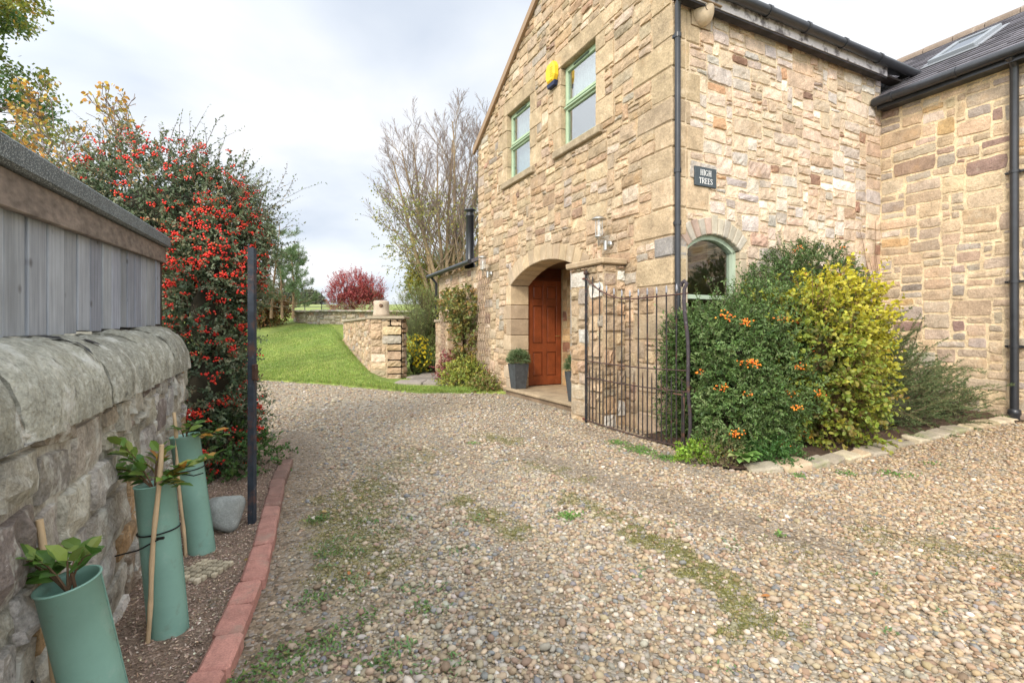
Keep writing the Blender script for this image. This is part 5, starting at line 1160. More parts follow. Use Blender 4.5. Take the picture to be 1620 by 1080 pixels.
for k_, p_ in enumerate(np.concatenate([b_, np.array([(2.02, 4.72, 1.40), (2.06, 4.74, 1.36), (2.22, 4.60, .95), (2.25, 4.58, .92), (2.72, 4.72, .88)])])): br = MB(); berries(br, p_[None], int(rng.integers(10, 30)), .028, .0085, PO); br.build('berry_cluster', M_berry, pyr)
uh = thing('evergreen_bush', 'rounded dark evergreen bush against the house wall behind the yellow shrub', 'bush', (3.55, 6.2, 0))
ELU = [(3.35, 6.05, 1.62, .50, .42, .58), (3.85, 6.35, 1.75, .55, .45, .58), (3.0, 5.75, 1.35, .42, .38, .48), (3.7, 6.2, .9, .7, .45, .8)]
lf, tw = MB(), MB(); PALU = [(.07, .135, .035, 4), (.11, .185, .05, 3), (.19, .24, .08, 1.5), (.04, .085, .025, 2)]
b_, n_ = shell(ELU, 5200, .70, 1.03, .2, seed=8, keep=hk); sprigs(lf, tw, b_, n_, .10, 10, .033, .014, PALU, upb=.3)
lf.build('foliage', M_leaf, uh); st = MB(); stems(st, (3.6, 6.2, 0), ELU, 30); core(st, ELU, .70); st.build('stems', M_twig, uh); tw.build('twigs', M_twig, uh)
br = MB(); b_, n_ = shell(ELU, 22, .98, 1.05, .2, seed=8, keep=lambda p: hk(p) & (p[:, 1] < 6.2)); 
for p_ in b_: br = MB(); berries(br, p_[None], 7, .02, .008, PO); br.build('berry_cluster', M_berry, uh)
ys = thing('yellow_shrub', 'yellow-leaved autumn shrub in the middle of the planted bed', 'shrub', (3.45, 5.45, 0))
ELY = [(3.10, 5.22, .98, .60, .42, .60), (3.60, 5.58, 1.34, .50, .42, .50), (3.28, 5.28, .52, .66, .42, .50), (3.78, 5.75, .95, .42, .4, .6), (3.02, 5.30, 1.22, .42, .32, .36)]
def ytint(p, c):
    f = sstep(.9, 2.15, p[:, 2]+.55*(p[:, 0]-3.3)+.35*wob(p[:, 0], p[:, 1], p[:, 2], k=5)+rng.normal(0, .15, len(p)))[:, None]*.8
    return c*(1-f)+np.array((.62, .54, .04))*f*(1+rng.normal(0, .12, (len(c), 1)))
lf, tw = MB(), MB(); PALY = [(.19, .25, .035, 4), (.27, .31, .04, 3), (.13, .19, .03, 2), (.42, .38, .05, 2), (.26, .14, .04, .7)]
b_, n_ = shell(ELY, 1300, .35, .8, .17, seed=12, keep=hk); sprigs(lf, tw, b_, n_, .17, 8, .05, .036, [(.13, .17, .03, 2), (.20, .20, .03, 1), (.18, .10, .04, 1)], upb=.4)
b_, n_ = shell(ELY, 2000, .68, 1.04, .24, seed=12, keep=hk); sprigs(lf, tw, b_, n_, .17, 9, .050, .036, PALY, upb=.45, tint=ytint, twcol=(.24, .13, .07), twr=.0022)
b_, n_ = shell(ELY, 70, .98, 1.03, .17, seed=12, keep=lambda p: hk(p) & (p[:, 2] > 1.2)); sprigs(lf, tw, b_, n_, .30, 10, .05, .035, PALY, upb=.9, tint=ytint, twcol=(.24, .13, .07), twr=.0025)
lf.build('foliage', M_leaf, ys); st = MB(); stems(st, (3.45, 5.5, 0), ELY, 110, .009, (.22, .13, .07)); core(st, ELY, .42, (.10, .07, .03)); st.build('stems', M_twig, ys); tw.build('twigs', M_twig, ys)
# rosemary: many long needle-clad stems
rs = thing('spreading_conifer', 'low feathery dark green bush sprawling towards the wing downpipe', 'bush', (4.75, 6.2, 0))
nd, sm2 = MB(), MB(); PALR = [(.10, .15, .055, 4), (.15, .19, .075, 3), (.20, .19, .08, 1.2), (.06, .095, .035, 2)]
ELR = [(4.55, 6.15, .55, .55, .42, .72), (5.05, 6.25, .35, .62, .32, .48), (4.45, 5.85, .35, .55, .32, .42), (5.55, 6.35, .22, .45, .20, .28), (4.60, 6.45, 1.0, .38, .25, .48), (4.20, 6.05, .55, .4, .3, .6)]
b_, n_ = shell(ELR, 860, .25, .95, .2, seed=15, keep=lambda p: hk(p) & inpoly(bedpoly, p[:, 0], p[:, 1]))
for k_ in range(len(b_)):
    b0 = b_[k_]; dd0 = nrmz(n_[k_]*.6+np.array([.55, -.12, .30])+rng.normal(0, .38, 3)); L = rng.uniform(.16, .42)*(1.5 if rng.random() < .12 else 1)
    f = np.linspace(0, 1, 7)[:, None]; pts = b0+dd0*L*f+np.array([0, 0, .10])*np.sin(f*pi*.7)*L; pts[:, 2] = np.maximum(pts[:, 2], gz(pts[:, 0], pts[:, 1])+.03)
    if (pts[-1] @ np.array([VX, VY, 0])) > VI-.05: continue
    tube(sm2, pts, np.linspace(.004, .0015, 7), 3, (.16, .11, .07), cap=False)
    n = int(L*330); t_ = rng.uniform(.0, 1, n); p = np.stack([np.interp(t_, f[:, 0], pts[:, i]) for i in range(3)], 1); dd = dd0*.8+nrmz(rng.normal(size=(n, 3)))*.75
    leaves(nd, p, dd, rng.normal(size=(n, 3)), rng.uniform(.022, .042, n), .0065, pick(PALR, 1)[0]*.5+pick(PALR, n)*.5, simple=True, curl=.05)
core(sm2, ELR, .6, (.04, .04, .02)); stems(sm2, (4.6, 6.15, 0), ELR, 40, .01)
nd.build('needles', M_needle, rs); sm2.build('stems', M_twig, rs)
# climber stems and bare twigs on the inner corner
cl_ = MB()
for k in range(9):
    v0_ = VI-rng.uniform(.02, .1); s = np.linspace(0, 1, 16); sp = rng.uniform(-.75, -.02); zt_ = rng.uniform(1.9, 3.0)
    pts = [P(UC+.04, v0_+sp*max(0, x-.45)*1.7+.02*sin(x*20+k), .1+x*zt_) for x in s]; tube(cl_, pts, np.linspace(.009, .003, 16), 5, (.23, .15, .10), cap=False)
tag(cl_.build('climber', M_twig), 'thin bare reddish climber stems in the inner corner of the house', 'climber')
# foreground plants of the bed
def clump(name, label, cat, c, r, n, pal, L, Wd, upb=.5, ln=.07, nl=7, group=None, tintf=None, squash=.6, m=None):
    lf_ = MB(); z0 = float(gz(c[0], c[1])); b_, n_ = shell([(c[0], c[1], z0+.02, r, r*.8, r*squash)], n, .3, 1.0, .2, seed=int(abs(c[0])*50)); sprigs(lf_, None, b_, n_, ln, nl, L, Wd, pal, upb=upb, tint=tintf)
    return tag(lf_.build(name, m or M_leaf), label, cat, group)
clump('low_plant', 'bright lime green ground plant at the foot of the iron gate', 'plant', (1.78, 4.72), .24, 260, [(.20, .34, .03, 3), (.30, .42, .05, 2), (.12, .24, .03, 1)], .028, .018)
clump('low_plant', 'purplish spent perennial with tiny leaves between the lime plant and the rosette', 'plant', (1.93, 4.60), .26, 330, [(.20, .20, .07, 3), (.22, .13, .09, 2), (.13, .19, .05, 2)], .02, .009, squash=1.0)
clump('low_plant', 'dark green leafy skirt at the edge of the orange berried bush', 'plant', (2.42, 4.66), .30, 420, [(.05, .13, .03, 3), (.09, .19, .04, 2)], .032, .015, squash=.7)
lf = MB(); n = 15; a = rng.uniform(-2.9, .2, n); c0 = np.array([2.08, 4.50, .06]); d = np.stack([np.cos(a), np.sin(a), rng.uniform(.15, .9, n)], 1)
leaves(lf, c0+d*.02, d, np.array([0, 0, 1])+d*-.2+rng.normal(0, .15, (n, 3)), rng.uniform(.13, .21, n), rng.uniform(.09, .13, n), pick([(.22, .36, .10, 3), (.34, .42, .16, 2), (.13, .26, .06, 2)], n), curl=.22, fold=.12)
tag(lf.build('leafy_rosette', M_leaf), 'broad pale green leaf rosette spilling over the edging stones', 'plant')
# edging stones of the bed
M_edge = mat('edging_stone', rough=.92, vary=.2, vscale=9, speck=.15, bump=.7, bscale=30, extra=spots((.22, .24, .09), 5, .52, .68, .6))
sg_ = np.hypot(*np.diff(BED[3:], axis=0).T); cu = np.concatenate([[0], np.cumsum(sg_)]); t = .12; k = 0; first = True
LBL = {0: 'mossy brown edging stone nearest the leafy rosette', 9: 'last edging stone beside the wing downpipe'}
while t < cu[-1]:
    L = rC.uniform(.20, .38); x, y = np.interp(t+L/2, cu, BED[3:, 0]), np.interp(t+L/2, cu, BED[3:, 1]); x2, y2 = np.interp(t+L, cu, BED[3:, 0]), np.interp(t+L, cu, BED[3:, 1]); x1, y1 = np.interp(t, cu, BED[3:, 0]), np.interp(t, cu, BED[3:, 1])
    an = math.atan2(y2-y1, x2-x1); b = MB(); hw, hd, hh = L/2-.006, rC.uniform(.07, .11), rC.uniform(.035, .055); c_, s_ = cos(an), sin(an); j = [rC.uniform(-.02, .02) for _ in range(8)]; z = float(gz(x, y)); tl = rC.uniform(-.015, .02)
    pts = [(x+c_*(sx*hw+j[i])-s_*(sy*hd+j[(i+3) % 8]), y+s_*(sx*hw+j[i])+c_*(sy*hd+j[(i+3) % 8]), z+(sz*hh if sz > 0 else -.03)+(tl*sx if sz > 0 else 0)+(.02*(sy+1)/2 if sz > 0 else 0)) for i, (sz, sy, sx) in enumerate([(a_, b2, c2) for a_ in (-1, 1) for b2 in (-1, 1) for c2 in (-1, 1)])]
    hexa(b, pts, pick([(.40, .31, .20, 3), (.46, .38, .27, 2), (.33, .28, .21, 2)], 1, .12, .01)[0], .018)
    tag(b.build('edging_stone', M_edge), 'rough pale sandstone block edging the planted bed', 'edging stone', 'edging stones along the planted bed'); t += L; k += 1
# ------------------------------------------------------------------ weeds, fallen leaves
def weeds(spots_, pal, L, Wd, mb):
    for (x, y, r, n) in spots_:
        px_ = x+rng.normal(0, r*.5, n); py_ = y+rng.normal(0, r*.5, n); a = rng.uniform(0, 2*pi, n)
        d = np.stack([np.cos(a), np.sin(a), rng.uniform(.05, .9, n)], 1)
        leaves(mb, np.stack([px_, py_, gz(px_, py_)+.008], 1), d, np.stack([rng.normal(0, .3, n), rng.normal(0, .3, n), np.ones(n)], 1), L*rng.uniform(.5, 1.3, n), Wd, pick(pal, n), curl=.1)
w_ = MB()
weeds([(-.84, 1.86, .16, 300), (-.72, 2.0, .12, 120), (-.95, 1.72, .10, 130), (-1.02, 2.75, .10, 120), (-.9, 2.3, .1, 90), (-1.28, 3.25, .09, 160), (-.62, 2.15, .08, 60), (-.5, 1.85, .07, 60), (-.85, 2.75, .08, 50), (-.95, 3.2, .1, 60), (-.4, 2.2, .06, 40)], [(.075, .15, .035, 3), (.12, .20, .05, 2), (.19, .22, .06, 1)], .020, .011, w_)
weeds([(.36, 3.32, .08, 120), (.42, 3.36, .06, 60), (1.62, 3.0, .04, 30), (-.42, 5.45, .07, 60), (3.3, 4.28, .14, 150), (2.9, 4.3, .1, 90), (2.45, 4.22, .08, 60), (1.35, 5.05, .14, 260), (1.15, 5.45, .12, 200), (1.5, 4.8, .12, 260), (1.3, 5.2, .16, 260), (3.9, 4.6, .1, 60)], [(.10, .22, .04, 3), (.17, .28, .06, 2)], .024, .012, w_)
weeds([(rng.uniform(-1.1, -.2), rng.uniform(1.7, 3.4), .06, 22) for _ in range(26)]+[(rng.uniform(.3, 4.), rng.uniform(1.8, 3.4), .04, 10) for _ in range(22)], [(.12, .22, .07, 3), (.17, .24, .10, 2)], .022, .009, w_)
tag(w_.build('weeds', M_leaf), 'small green weeds scattered over the gravel', 'weeds', kind='stuff')
fl_ = MB(); n = 90; x = rng.uniform(-1.5, 3.5, n); y = rng.uniform(1.6, 6, n); k = (seg_d(x, y, EDGE) < .7) | (rng.random(n) < .25); x, y = x[k], y[k]; n = len(x)
leaves(fl_, np.stack([x, y, gz(x, y)+.025], 1), np.stack([rng.normal(size=n), rng.normal(size=n), rng.normal(0, .1, n)], 1), np.stack([rng.normal(0, .3, n), rng.normal(0, .3, n), np.ones(n)], 1), rng.uniform(.02, .045, n), .02, pick([(.45, .17, .05, 2), (.38, .26, .10, 2), (.30, .14, .06, 1)], n))
tag(fl_.build('fallen_leaves', M_leaf), 'dry brown and orange leaves fallen on the gravel', 'leaves', kind='stuff')
# ------------------------------------------------------------------ garden wall, low wall, stone urn
gwl = thing('garden_wall', 'stone garden wall with flat coping ending in a square pier by the lawn', 'wall', (-3.42, 12.0, 0))
def obl_wall(mb, A, B, z0f, z1, seed, pal=PAL_G, D=.03, t=.35, **kw):
    A = np.array(A); B = np.array(B); L = np.linalg.norm(B-A); d = (B-A)/L; nn_ = np.array([-d[1], d[0]])*-1
    if nn_[0]*A[0]*0+nn_@(-A) < 0: nn_ = -nn_
    mp = lambda s, z, o: np.stack([A[0]+d[0]*s+nn_[0]*o, A[1]+d[1]*s+nn_[1]*o, z+0*s], -1)
    if np.cross(d, nn_) > 0: mp_ = lambda s, z, o: mp(L-s, z, o)
    else: mp_ = mp
    rubble(mb, mp, 0, L, z0f, z1, lambda s, z: s > -99, pal, seed=seed, D=D, rough=.5, gap=.012, **kw)
    c = [mp(np.array([s]), np.array([z]), np.array([o]))[0] for z in (z0f, z1) for o in (-t, 0) for s in (0, L)]; hexa(mb, c, MORT_G); return mp, L
b = MB(); PX0, PX1, PY = -3.42, -2.66, 12.0
obl_wall(b, (PX0, PY), (PX1, PY), -.05, 1.50, 61, ratio=(1.5, 3.2), hs=((2, .1), (3, .4), (4, .5)), D=.035, t=.5, maxw=9)
obl_wall(b, GW0+np.array([0, .03]), GW1, -.05, 1.50, 62, D=.03)
obl_wall(b, (PX1, PY), (PX1, PY+.5), -.05, 1.50, 63, D=.025)
b.build('wall_face', M_stone, gwl)
b = MB(); box(b, PX0-.07, PX1+.07, PY-.07, PY+.55, 1.502, 1.57, (.33, .28, .2), .012)
d = (GW1-GW0)/np.linalg.norm(GW1-GW0); nn_ = np.array([d[1], -d[0]])
pq = lambda s, o, z: (GW0[0]+d[0]*s+nn_[0]*o, GW0[1]+d[1]*s+nn_[1]*o, z)
for k in range(8):
    s0_, s1_ = .55+k*.68, .55+(k+1)*.68-.01; hexa(b, [pq(s, o, z) for z in (1.5, 1.562) for o in (-.07, .42) for s in (s0_, s1_)], np.array((.33, .28, .2))*rr.uniform(.85, 1.15), .01)
b.build('coping', M_dressed, gwl)
b = MB(); LW = [(-10.3, 23.4), (-9.6, 22.5), (-8.6, 21.9), (-7.4, 21.5), (-6.2, 21.4), (-5.0, 21.6), (-4.0, 22.0)]
lw = thing('dry_stone_wall', 'long low dry-stone retaining wall across the top of the lawn', 'wall', (-7.0, 21.5, 1.5))
for k in range(len(LW)-1): obl_wall(b, LW[k], LW[k+1], 1.2, 2.03-.01*k, 70+k, pal=[(.36, .31, .23, 3), (.30, .27, .22, 3), (.42, .37, .28, 2), (.36, .24, .18, 1)], D=.05, cw=.08, chh=.07)
b.build('wall_face', M_stone, lw)
b = MB()
for k in range(46):
    f = k/46*(len(LW)-1); i = int(f); g_ = f-i; x = LW[i][0]*(1-g_)+LW[i+1][0]*g_; y = LW[i][1]*(1-g_)+LW[i+1][1]*g_; z = 2.03-.01*i
    hexa(b, [(x+sx*.11+rng.uniform(-.02, .02), y+sy*.2, z+(0.005 if sz < 0 else rng.uniform(.06, .11))) for sz in (-1, 1) for sy in (-1, 1) for sx in (-1, 1)], pick([(.33, .30, .24, 2), (.40, .36, .28, 1)], 1)[0], .02)
b.build('coping', M_stone, lw)
ur = thing('stone_drum', 'squat round carved stone drum standing on the garden wall pier', 'stone drum', (-3.24, 12.3, 1.57))
b = MB(); lathe(b, [(0, 1.572), (.20, 1.572), (.205, 1.62), (.19, 1.68), (.185, 1.86), (.19, 1.93), (.175, 1.955), (.14, 1.96), (.12, 1.90), (0, 1.90)], (-3.24, 12.3, 0), 20, (.44, .36, .27)); b.build('drum', M_dressed, ur)
b = MB(); lathe(b, [(0, 0), (.045, 0), (.05, -.03)], (-3.20, 12.11, 1.83), 12, (.10, .06, .04), ax=(0, -1, 0)); b.build('dark_disc', M_stone, ur)  # plain dark disc on the front of the drum
# flagstone path past the pier
mb = MB()
for i in range(5):
    for j in range(3):
        x0, y0 = -2.55+j*.62+.2*(i % 2), 10.7+i*.62; box(mb, x0, x0+.6, y0, y0+.6, -.02, .105+rng.uniform(-.004, .004), np.array((.24, .21, .18))*rng.uniform(.8, 1.15), .01)
struct('flagstone_path', mb, M_dressed)
b = MB(); mapT = lambda s, z, o: PA(s, V0-.45-o, z)
tw_ = thing('side_pier', 'short stone wall stub beside the flagged path in front of the lean-to', 'wall', P(-11.8, V0-.5, 0))
rubble(b, mapT, -11.85, -10.95, -.05, 1.42, lambda s, z: s > -99, PAL_G, seed=81, D=.02); boxuv(b, -11.85, -10.95, V0-.45, V0-.08, -.05, 1.42, MORT_G); boxuv(b, -11.89, -10.92, V0-.49, V0-.06, 1.425, 1.49, (.36, .29, .2), .01)
mapT2 = lambda s, z, o: PA(-10.95+o, s, z)
rubble(b, mapT2, V0-.45, V0-.08, -.05, 1.42, lambda s, z: s > -99, PAL_G, seed=82, D=.02)
b.build('wall_face', M_stone, tw_)
# trellis with climber
tl_ = thing('trellis', 'expanding diamond lattice trellis on the gable beside the lean-to', 'trellis', P(-10.0, V0-.05, .3))
b = MB()
def slat(mb, A, B, w=.0075, dp=.006, c=(.30, .22, .16)): tube(mb, [A, B], w, 4, c, smooth=False)
for k in range(-5, 8):
    for s_ in (-1, 1):
        pts = [(-10.10+(x if s_ > 0 else .62-x), .35+k*.33+x*2.6) for x in np.linspace(0, .62, 2)]
        (x0, z0), (x1, z1) = pts; 
        if z1 < .3 or z0 > 2.55: continue
        cl_p = lambda x, z: P(x, V0-.05-.008*s_, z)
        def cut(x0, z0, x1, z1):
            m_ = (z1-z0)/(x1-x0)
            if z0 < .3: x0 += (.3-z0)/m_; z0 = .3
            if z1 > 2.55: x1 -= (z1-2.55)/m_; z1 = 2.55
            return x0, z0, x1, z1
        x0, z0, x1, z1 = cut(x0, z0, x1, z1); slat(b, cl_p(x0, z0), cl_p(x1, z1))
b.build('lattice', M_twig, tl_)
tl2 = tl_; b = MB()
t2 = thing('trellis', 'small leaning lattice trellis against the stone stub by the path', 'trellis', P(-11.2, V0-.5, .1))
for k in range(9):
    z = .15+k*.15; slat(b, P(-11.3, V0-.50, z), P(-10.98, V0-.50, z+.42)); slat(b, P(-11.3, V0-.52, z+.42), P(-10.98, V0-.52, z))
b.build('lattice', M_twig, t2)
vine = thing('climbing_plant', 'autumn-tinted climber growing on the diamond trellis', 'climber', P(-10.6, V0-.1, 0))
lf, tw = MB(), MB(); c1, c2, c3 = P(-10.55, V0-.22, 1.75), P(-10.45, V0-.2, 1.1), P(-11.3, V0-.25, 1.85)
b_, n_ = shell([(*c1, .42, .42, .48), (*c2, .22, .22, .75), (*c3, .35, .35, .3)], 520, .5, 1.0, .2); sprigs(lf, tw, b_, n_, .14, 8, .07, .055, [(.17, .20, .06, 3), (.30, .25, .06, 2), (.10, .14, .04, 2), (.38, .17, .06, .8)])
lf.build('foliage', M_leaf, vine); tw.build('stems', M_twig, vine)
# plants by the porch and garden
clump('sedum_plant', 'clump with dusky red flower heads and yellow-green leaves left of the porch', 'plant', P(-10.0, V0-.35, 0)[:2], .62, 800, [(.28, .32, .06, 3), (.42, .40, .07, 2), (.16, .22, .05, 2), (.38, .20, .06, .8)], .05, .032, upb=.7, ln=.12, squash=.95)
clump('sedum_plant', 'tall dark pink sedum heads at the foot of the trellis', 'plant', P(-10.75, V0-.35, 0)[:2], .42, 420, [(.26, .07, .065, 3), (.34, .12, .10, 2), (.20, .13, .07, 1)], .05, .04, upb=.8, ln=.12, squash=1.7)
clump('sedum_plant', 'low yellowing plant spreading against the gable right of the sedum', 'plant', P(-9.15, V0-.25, 0)[:2], .35, 320, [(.26, .28, .06, 3), (.15, .20, .05, 2), (.30, .12, .08, 1)], .04, .028, upb=.7, ln=.09, squash=.9)
def bigbush(name, label, cat, ells, n, pal, L, Wd, ln, nl=9, upb=.4, seed=0, tint=None, corec=(.05, .045, .025), cf=.6, tc_=(.12, .08, .05), twr=.004, m=None):
    t = thing(name, label, cat, (ells[0][0], ells[0][1], float(tz(ells[0][0], ells[0][1])) if ells[0][1] > 11 else 0)); lf_, tw_b = MB(), MB()
    b_, n_ = shell(ells, n, .6, 1.02, .16, seed=seed); sprigs(lf_, tw_b, b_, n_, ln, nl, L, Wd, pal, upb=upb, simple=True, tint=tint, twcol=tc_, twr=twr)
    st_ = MB()
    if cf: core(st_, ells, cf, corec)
    stems(st_, (ells[0][0], ells[0][1], t.location[2]), ells, 40, .02, tc_)
    lf_.build('foliage', m or M_leaf, t); st_.build('stems', M_twig, t); tw_b.build('twigs', M_twig, t); return t
bigbush('red_shrub', 'crimson-leaved autumn shrub behind the low wall', 'shrub', [(-8.1, 25.0, 3.15, 1.05, .8, .9), (-7.3, 25.0, 2.95, .8, .7, .85), (-8.6, 25, 2.8, .6, .6, .8)], 1300, [(.36, .06, .065, 3), (.48, .11, .10, 2), (.26, .04, .05, 2), (.52, .20, .15, 1)], .075, .045, .40, upb=1.2, cf=.45, corec=(.12, .04, .04), tc_=(.30, .05, .05), seed=3)
bigbush('willow_shrub', 'upright pale green shrub behind the garden wall pier', 'shrub', [(-2.75, 14.6, 1.35, .75, .6, 1.1), (-2.0, 14.8, 1.2, .65, .6, 1.2), (-2.35, 15.2, 1.6, .8, .6, .9)], 1900, [(.20, .26, .07, 3), (.28, .32, .10, 2), (.13, .19, .05, 2)], .06, .014, .35, nl=11, upb=1.3, corec=(.07, .08, .03), seed=5)
bigbush('garden_bush', 'mixed low green plants at the foot of the willow shrub', 'bush', [(-2.1, 13.4, .25, .55, .4, .35), (-1.6, 13.6, .3, .4, .4, .3), (-2.6, 13.3, .3, .3, .3, .5)], 700, [(.09, .16, .04, 3), (.17, .24, .06, 2), (.30, .30, .08, .8)], .05, .03, .14, seed=6)
def flowers(name, label, cells, pal, n, L):
    lf_ = MB(); b_, n_ = shell(cells, n, .7, 1.05, .15, seed=9); nn_ = n_+rng.normal(0, .4, n_.shape)
    for k in range(5):
        a = k*2*pi/5; s_ = nrmz(np.cross(nn_, [0, 0.3, 1])); t_ = nrmz(np.cross(nn_, s_)); leaves(lf_, b_, s_*cos(a)+t_*sin(a), nn_, L, L*.8, pick(pal, len(b_)), simple=True)
    g = MB(); b2, n2 = shell(cells, n//2, .3, .9, .1); sprigs(g, None, b2, n2, .14, 8, .05, .02, [(.10, .17, .04, 2), (.2, .25, .06, 1)], simple=True)
    t = thing(name, label, 'flowers', (cells[0][0], cells[0][1], 0)); lf_.build('petals', M_petal, t); g.build('foliage', M_leaf, t)
flowers('yellow_flowers', 'taller clump of bright yellow daisies beside the garden wall pier', [(-2.5, 13.0, .85, .32, .28, .28), (-2.35, 13.0, .5, .25, .25, .4)], [(.80, .62, .03, 3), (.85, .72, .08, 1)], 240, .035)
flowers('yellow_flowers', 'small low clump of yellow flowers next to the flagged path', [(-1.75, 13.1, .48, .28, .25, .16)], [(.62, .55, .08, 3), (.7, .6, .1, 1)], 120, .03)
for (nm, lb, ells, pal, n, sd_) in (
    ('distant_bush', 'golden yellow bush between the red shrub and the tall bare tree', [(-4.6, 26, 4.0, .9, .8, .9), (-3.9, 26, 3.4, .8, .8, .9)], [(.40, .36, .06, 3), (.22, .26, .06, 2), (.48, .33, .06, 1)], 900, 21),
    ('distant_bush', 'wide dull green bush rising behind the golden bush', [(-3.2, 29, 4.4, 1.5, 1, 1.6), (-1.6, 29, 3.8, 1.3, 1, 1.5)], [(.14, .19, .07, 3), (.20, .24, .09, 2)], 1300, 22),
    ('distant_bush', 'brownish autumn hedge shrub close to the lean-to', [(-2.6, 24, 3.1, 1.1, .8, 1.3), (-1.9, 23, 2.6, .9, .8, 1.5)], [(.26, .17, .09, 3), (.20, .20, .08, 2), (.33, .20, .08, 1)], 1200, 23),
    ('distant_bush', 'dark green conifer-like bush left of the brownish hedge shrub', [(-4.3, 31, 4.6, 1.4, 1, 1.5), (-5.6, 31, 3.8, 1.0, 1, 1.0)], [(.07, .12, .06, 3), (.11, .16, .07, 2)], 900, 24),
    ('distant_bush', 'rusty leaved low shrub under the pine at the lawn edge', [(-11.0, 21.8, 2.2, .7, .6, .7), (-10.4, 22.0, 2.1, .4, .5, .45)], [(.30, .13, .05, 3), (.24, .20, .06, 2), (.12, .15, .05, 1)], 800, 25)):
    bigbush(nm, lb, 'bush', ells, n, pal, .11, .07, .32, seed=sd_, upb=.5)
lf = MB(); cells = [(-8.2, 22.7, 2.15, .5, .3, .3), (-7.2, 22.6, 2.15, .6, .3, .25), (-6.0, 22.6, 2.15, .6, .3, .3)]; b_, n_ = shell(cells, 420, .3, 1, .2); sprigs(lf, None, b_, n_, .28, 9, .06, .012, [(.35, .25, .34, 1.5), (.30, .32, .12, 2), (.42, .40, .15, 1)], upb=1.2, simple=True)
tag(lf.build('border_plants', M_leaf), 'lilac and straw coloured border plants behind the low wall', 'plants', kind='stuff')
# estate railing
er = thing('estate_railing', 'thin black iron estate railing at the far end of the lawn', 'railing', (-11.5, 27, 2.3))
b = MB(); A = np.array([-14.2, 27.5]); B = np.array([-9.3, 26.6]); ni = 5
zt_ = lambda q: 2.72+.0*q
for k in range(ni+1):
    p = A+(B-A)*k/ni; z = float(tz(*p)); pm_ = MB(); tube(pm_, [(p[0], p[1], z-.1), (p[0], p[1], z+1.12)], .022, 5, (.03, .032, .035)); pm_.build('post', M_iron, er)
for h in (.3, .55, .8, 1.08):
    pm_ = MB(); tube(pm_, [(*(A+(B-A)*f), float(tz(*(A+(B-A)*f)))+h) for f in np.linspace(0, 1, 12)], .014, 5, (.03, .032, .035)); pm_.build('rail', M_iron, er)
# ------------------------------------------------------------------ trees
def grow(mb, tips, p, d, L, r, lvl, spec, sides=(8, 5, 4, 3, 3)):
    """recursive limb. spec per level: (nseg, nchild, start, angle, lenratio, up, wiggle)"""
    ns, nc, st_, ang, lr_, up, wg = spec[lvl]; pts = [np.array(p, float)]; dirs = [np.array(d, float)]; dd = np.array(d, float)
    for i in range(ns):
        dd = nrmz(dd+rng.normal(0, wg, 3)+np.array([0, 0, up])); pts.append(pts[-1]+dd*L/ns); dirs.append(dd)
    rad = np.linspace(r, max(r*.22, grow.mn), ns+1); tube(mb, pts, rad, sides[lvl], grow.col[min(lvl, len(grow.col)-1)], cap=False)
    if lvl == len(spec)-1 or nc == 0: tips.append((pts[-1], dd, pts[len(pts)//2])); return
    for k in range(nc):
        f = st_+(1-st_)*(k+rng.random())/nc; x = f*ns; i = min(int(x), ns-1); q = pts[i]+(pts[i+1]-pts[i])*(x-i); t_ = dirs[i+1]
        s_ = nrmz(np.cross(t_, rng.normal(size=3))); a = ang*rng.uniform(.65, 1.3); nd_ = nrmz(t_*cos(a)+s_*sin(a))
        grow(mb, tips, q, nd_, L*lr_*(1.15-f*.65)*rng.uniform(.75, 1.2), max(r*(1-f*.75)*.45, grow.mn), lvl+1, spec, sides)
grow.mn = .0052; grow.col = [(.30, .22, .13), (.28, .21, .14), (.22, .165, .13), (.19, .14, .125)]
# tall multi-stem tree
rng = np.random.default_rng(21)
bt = thing('bare_tree', 'tall multi-stemmed tree with bare twiggy top and a few yellow leaves behind the lean-to', 'tree', (-3.0, 24.0, 2.2))
tk = MB(); tips = []
for k in range(9):
    a = rng.uniform(0, 2*pi); sx = (k-4)/4*.19
    grow(tk, tips, (-3.0+(k-4)*.17, 24+rng.uniform(-.5, .5), 2.0), nrmz(np.array([sx*1.3-.05, rng.normal(0, .07), 1])), rng.uniform(7.4, 9.1), .115, 0,
         [(12, 20, .16, .72, .40, .012, .035), (6, 8, .25, .5, .45, .10, .08), (4, 6, .2, .5, .5, .1, .1), (3, 0, 0, 0, 0, .05, .1)])
tk.build('trunk', M_bark, bt)
lf = MB(); tp = np.array([q[0] for q in tips]); h = tp[:, 2]; k = rng.random(len(tp)) < np.clip((8.5-h)/7.0, .0, .6)*np.where(tp[:, 0] < -3.2, 1., .75); q = np.repeat(tp[k], 6, 0)+rng.normal(0, .13, (k.sum()*6, 3)); n = len(q)
leaves(lf, q, rng.normal(size=(n, 3)), rng.normal(size=(n, 3)), rng.uniform(.07, .13, n), .07, pick([(.26, .27, .07, 3), (.36, .32, .08, 2), (.17, .20, .06, 2)], n), simple=True)
b_, n_ = shell([(-5.4, 24, 5.6, 1.3, .8, 1.9), (-4.4, 23.8, 4.4, 1.2, .8, 1.1), (-1.6, 24, 5.0, 1.0, .8, 1.6), (-3.2, 24.3, 3.9, 1.5, .8, 1.0)], 330, .1, 1.0, .25); sprigs(lf, None, b_, n_, .5, 9, .10, .075, [(.24, .26, .07, 3), (.38, .34, .08, 2), (.16, .20, .06, 2)], simple=True)
lf.build('foliage', M_leaf, bt)
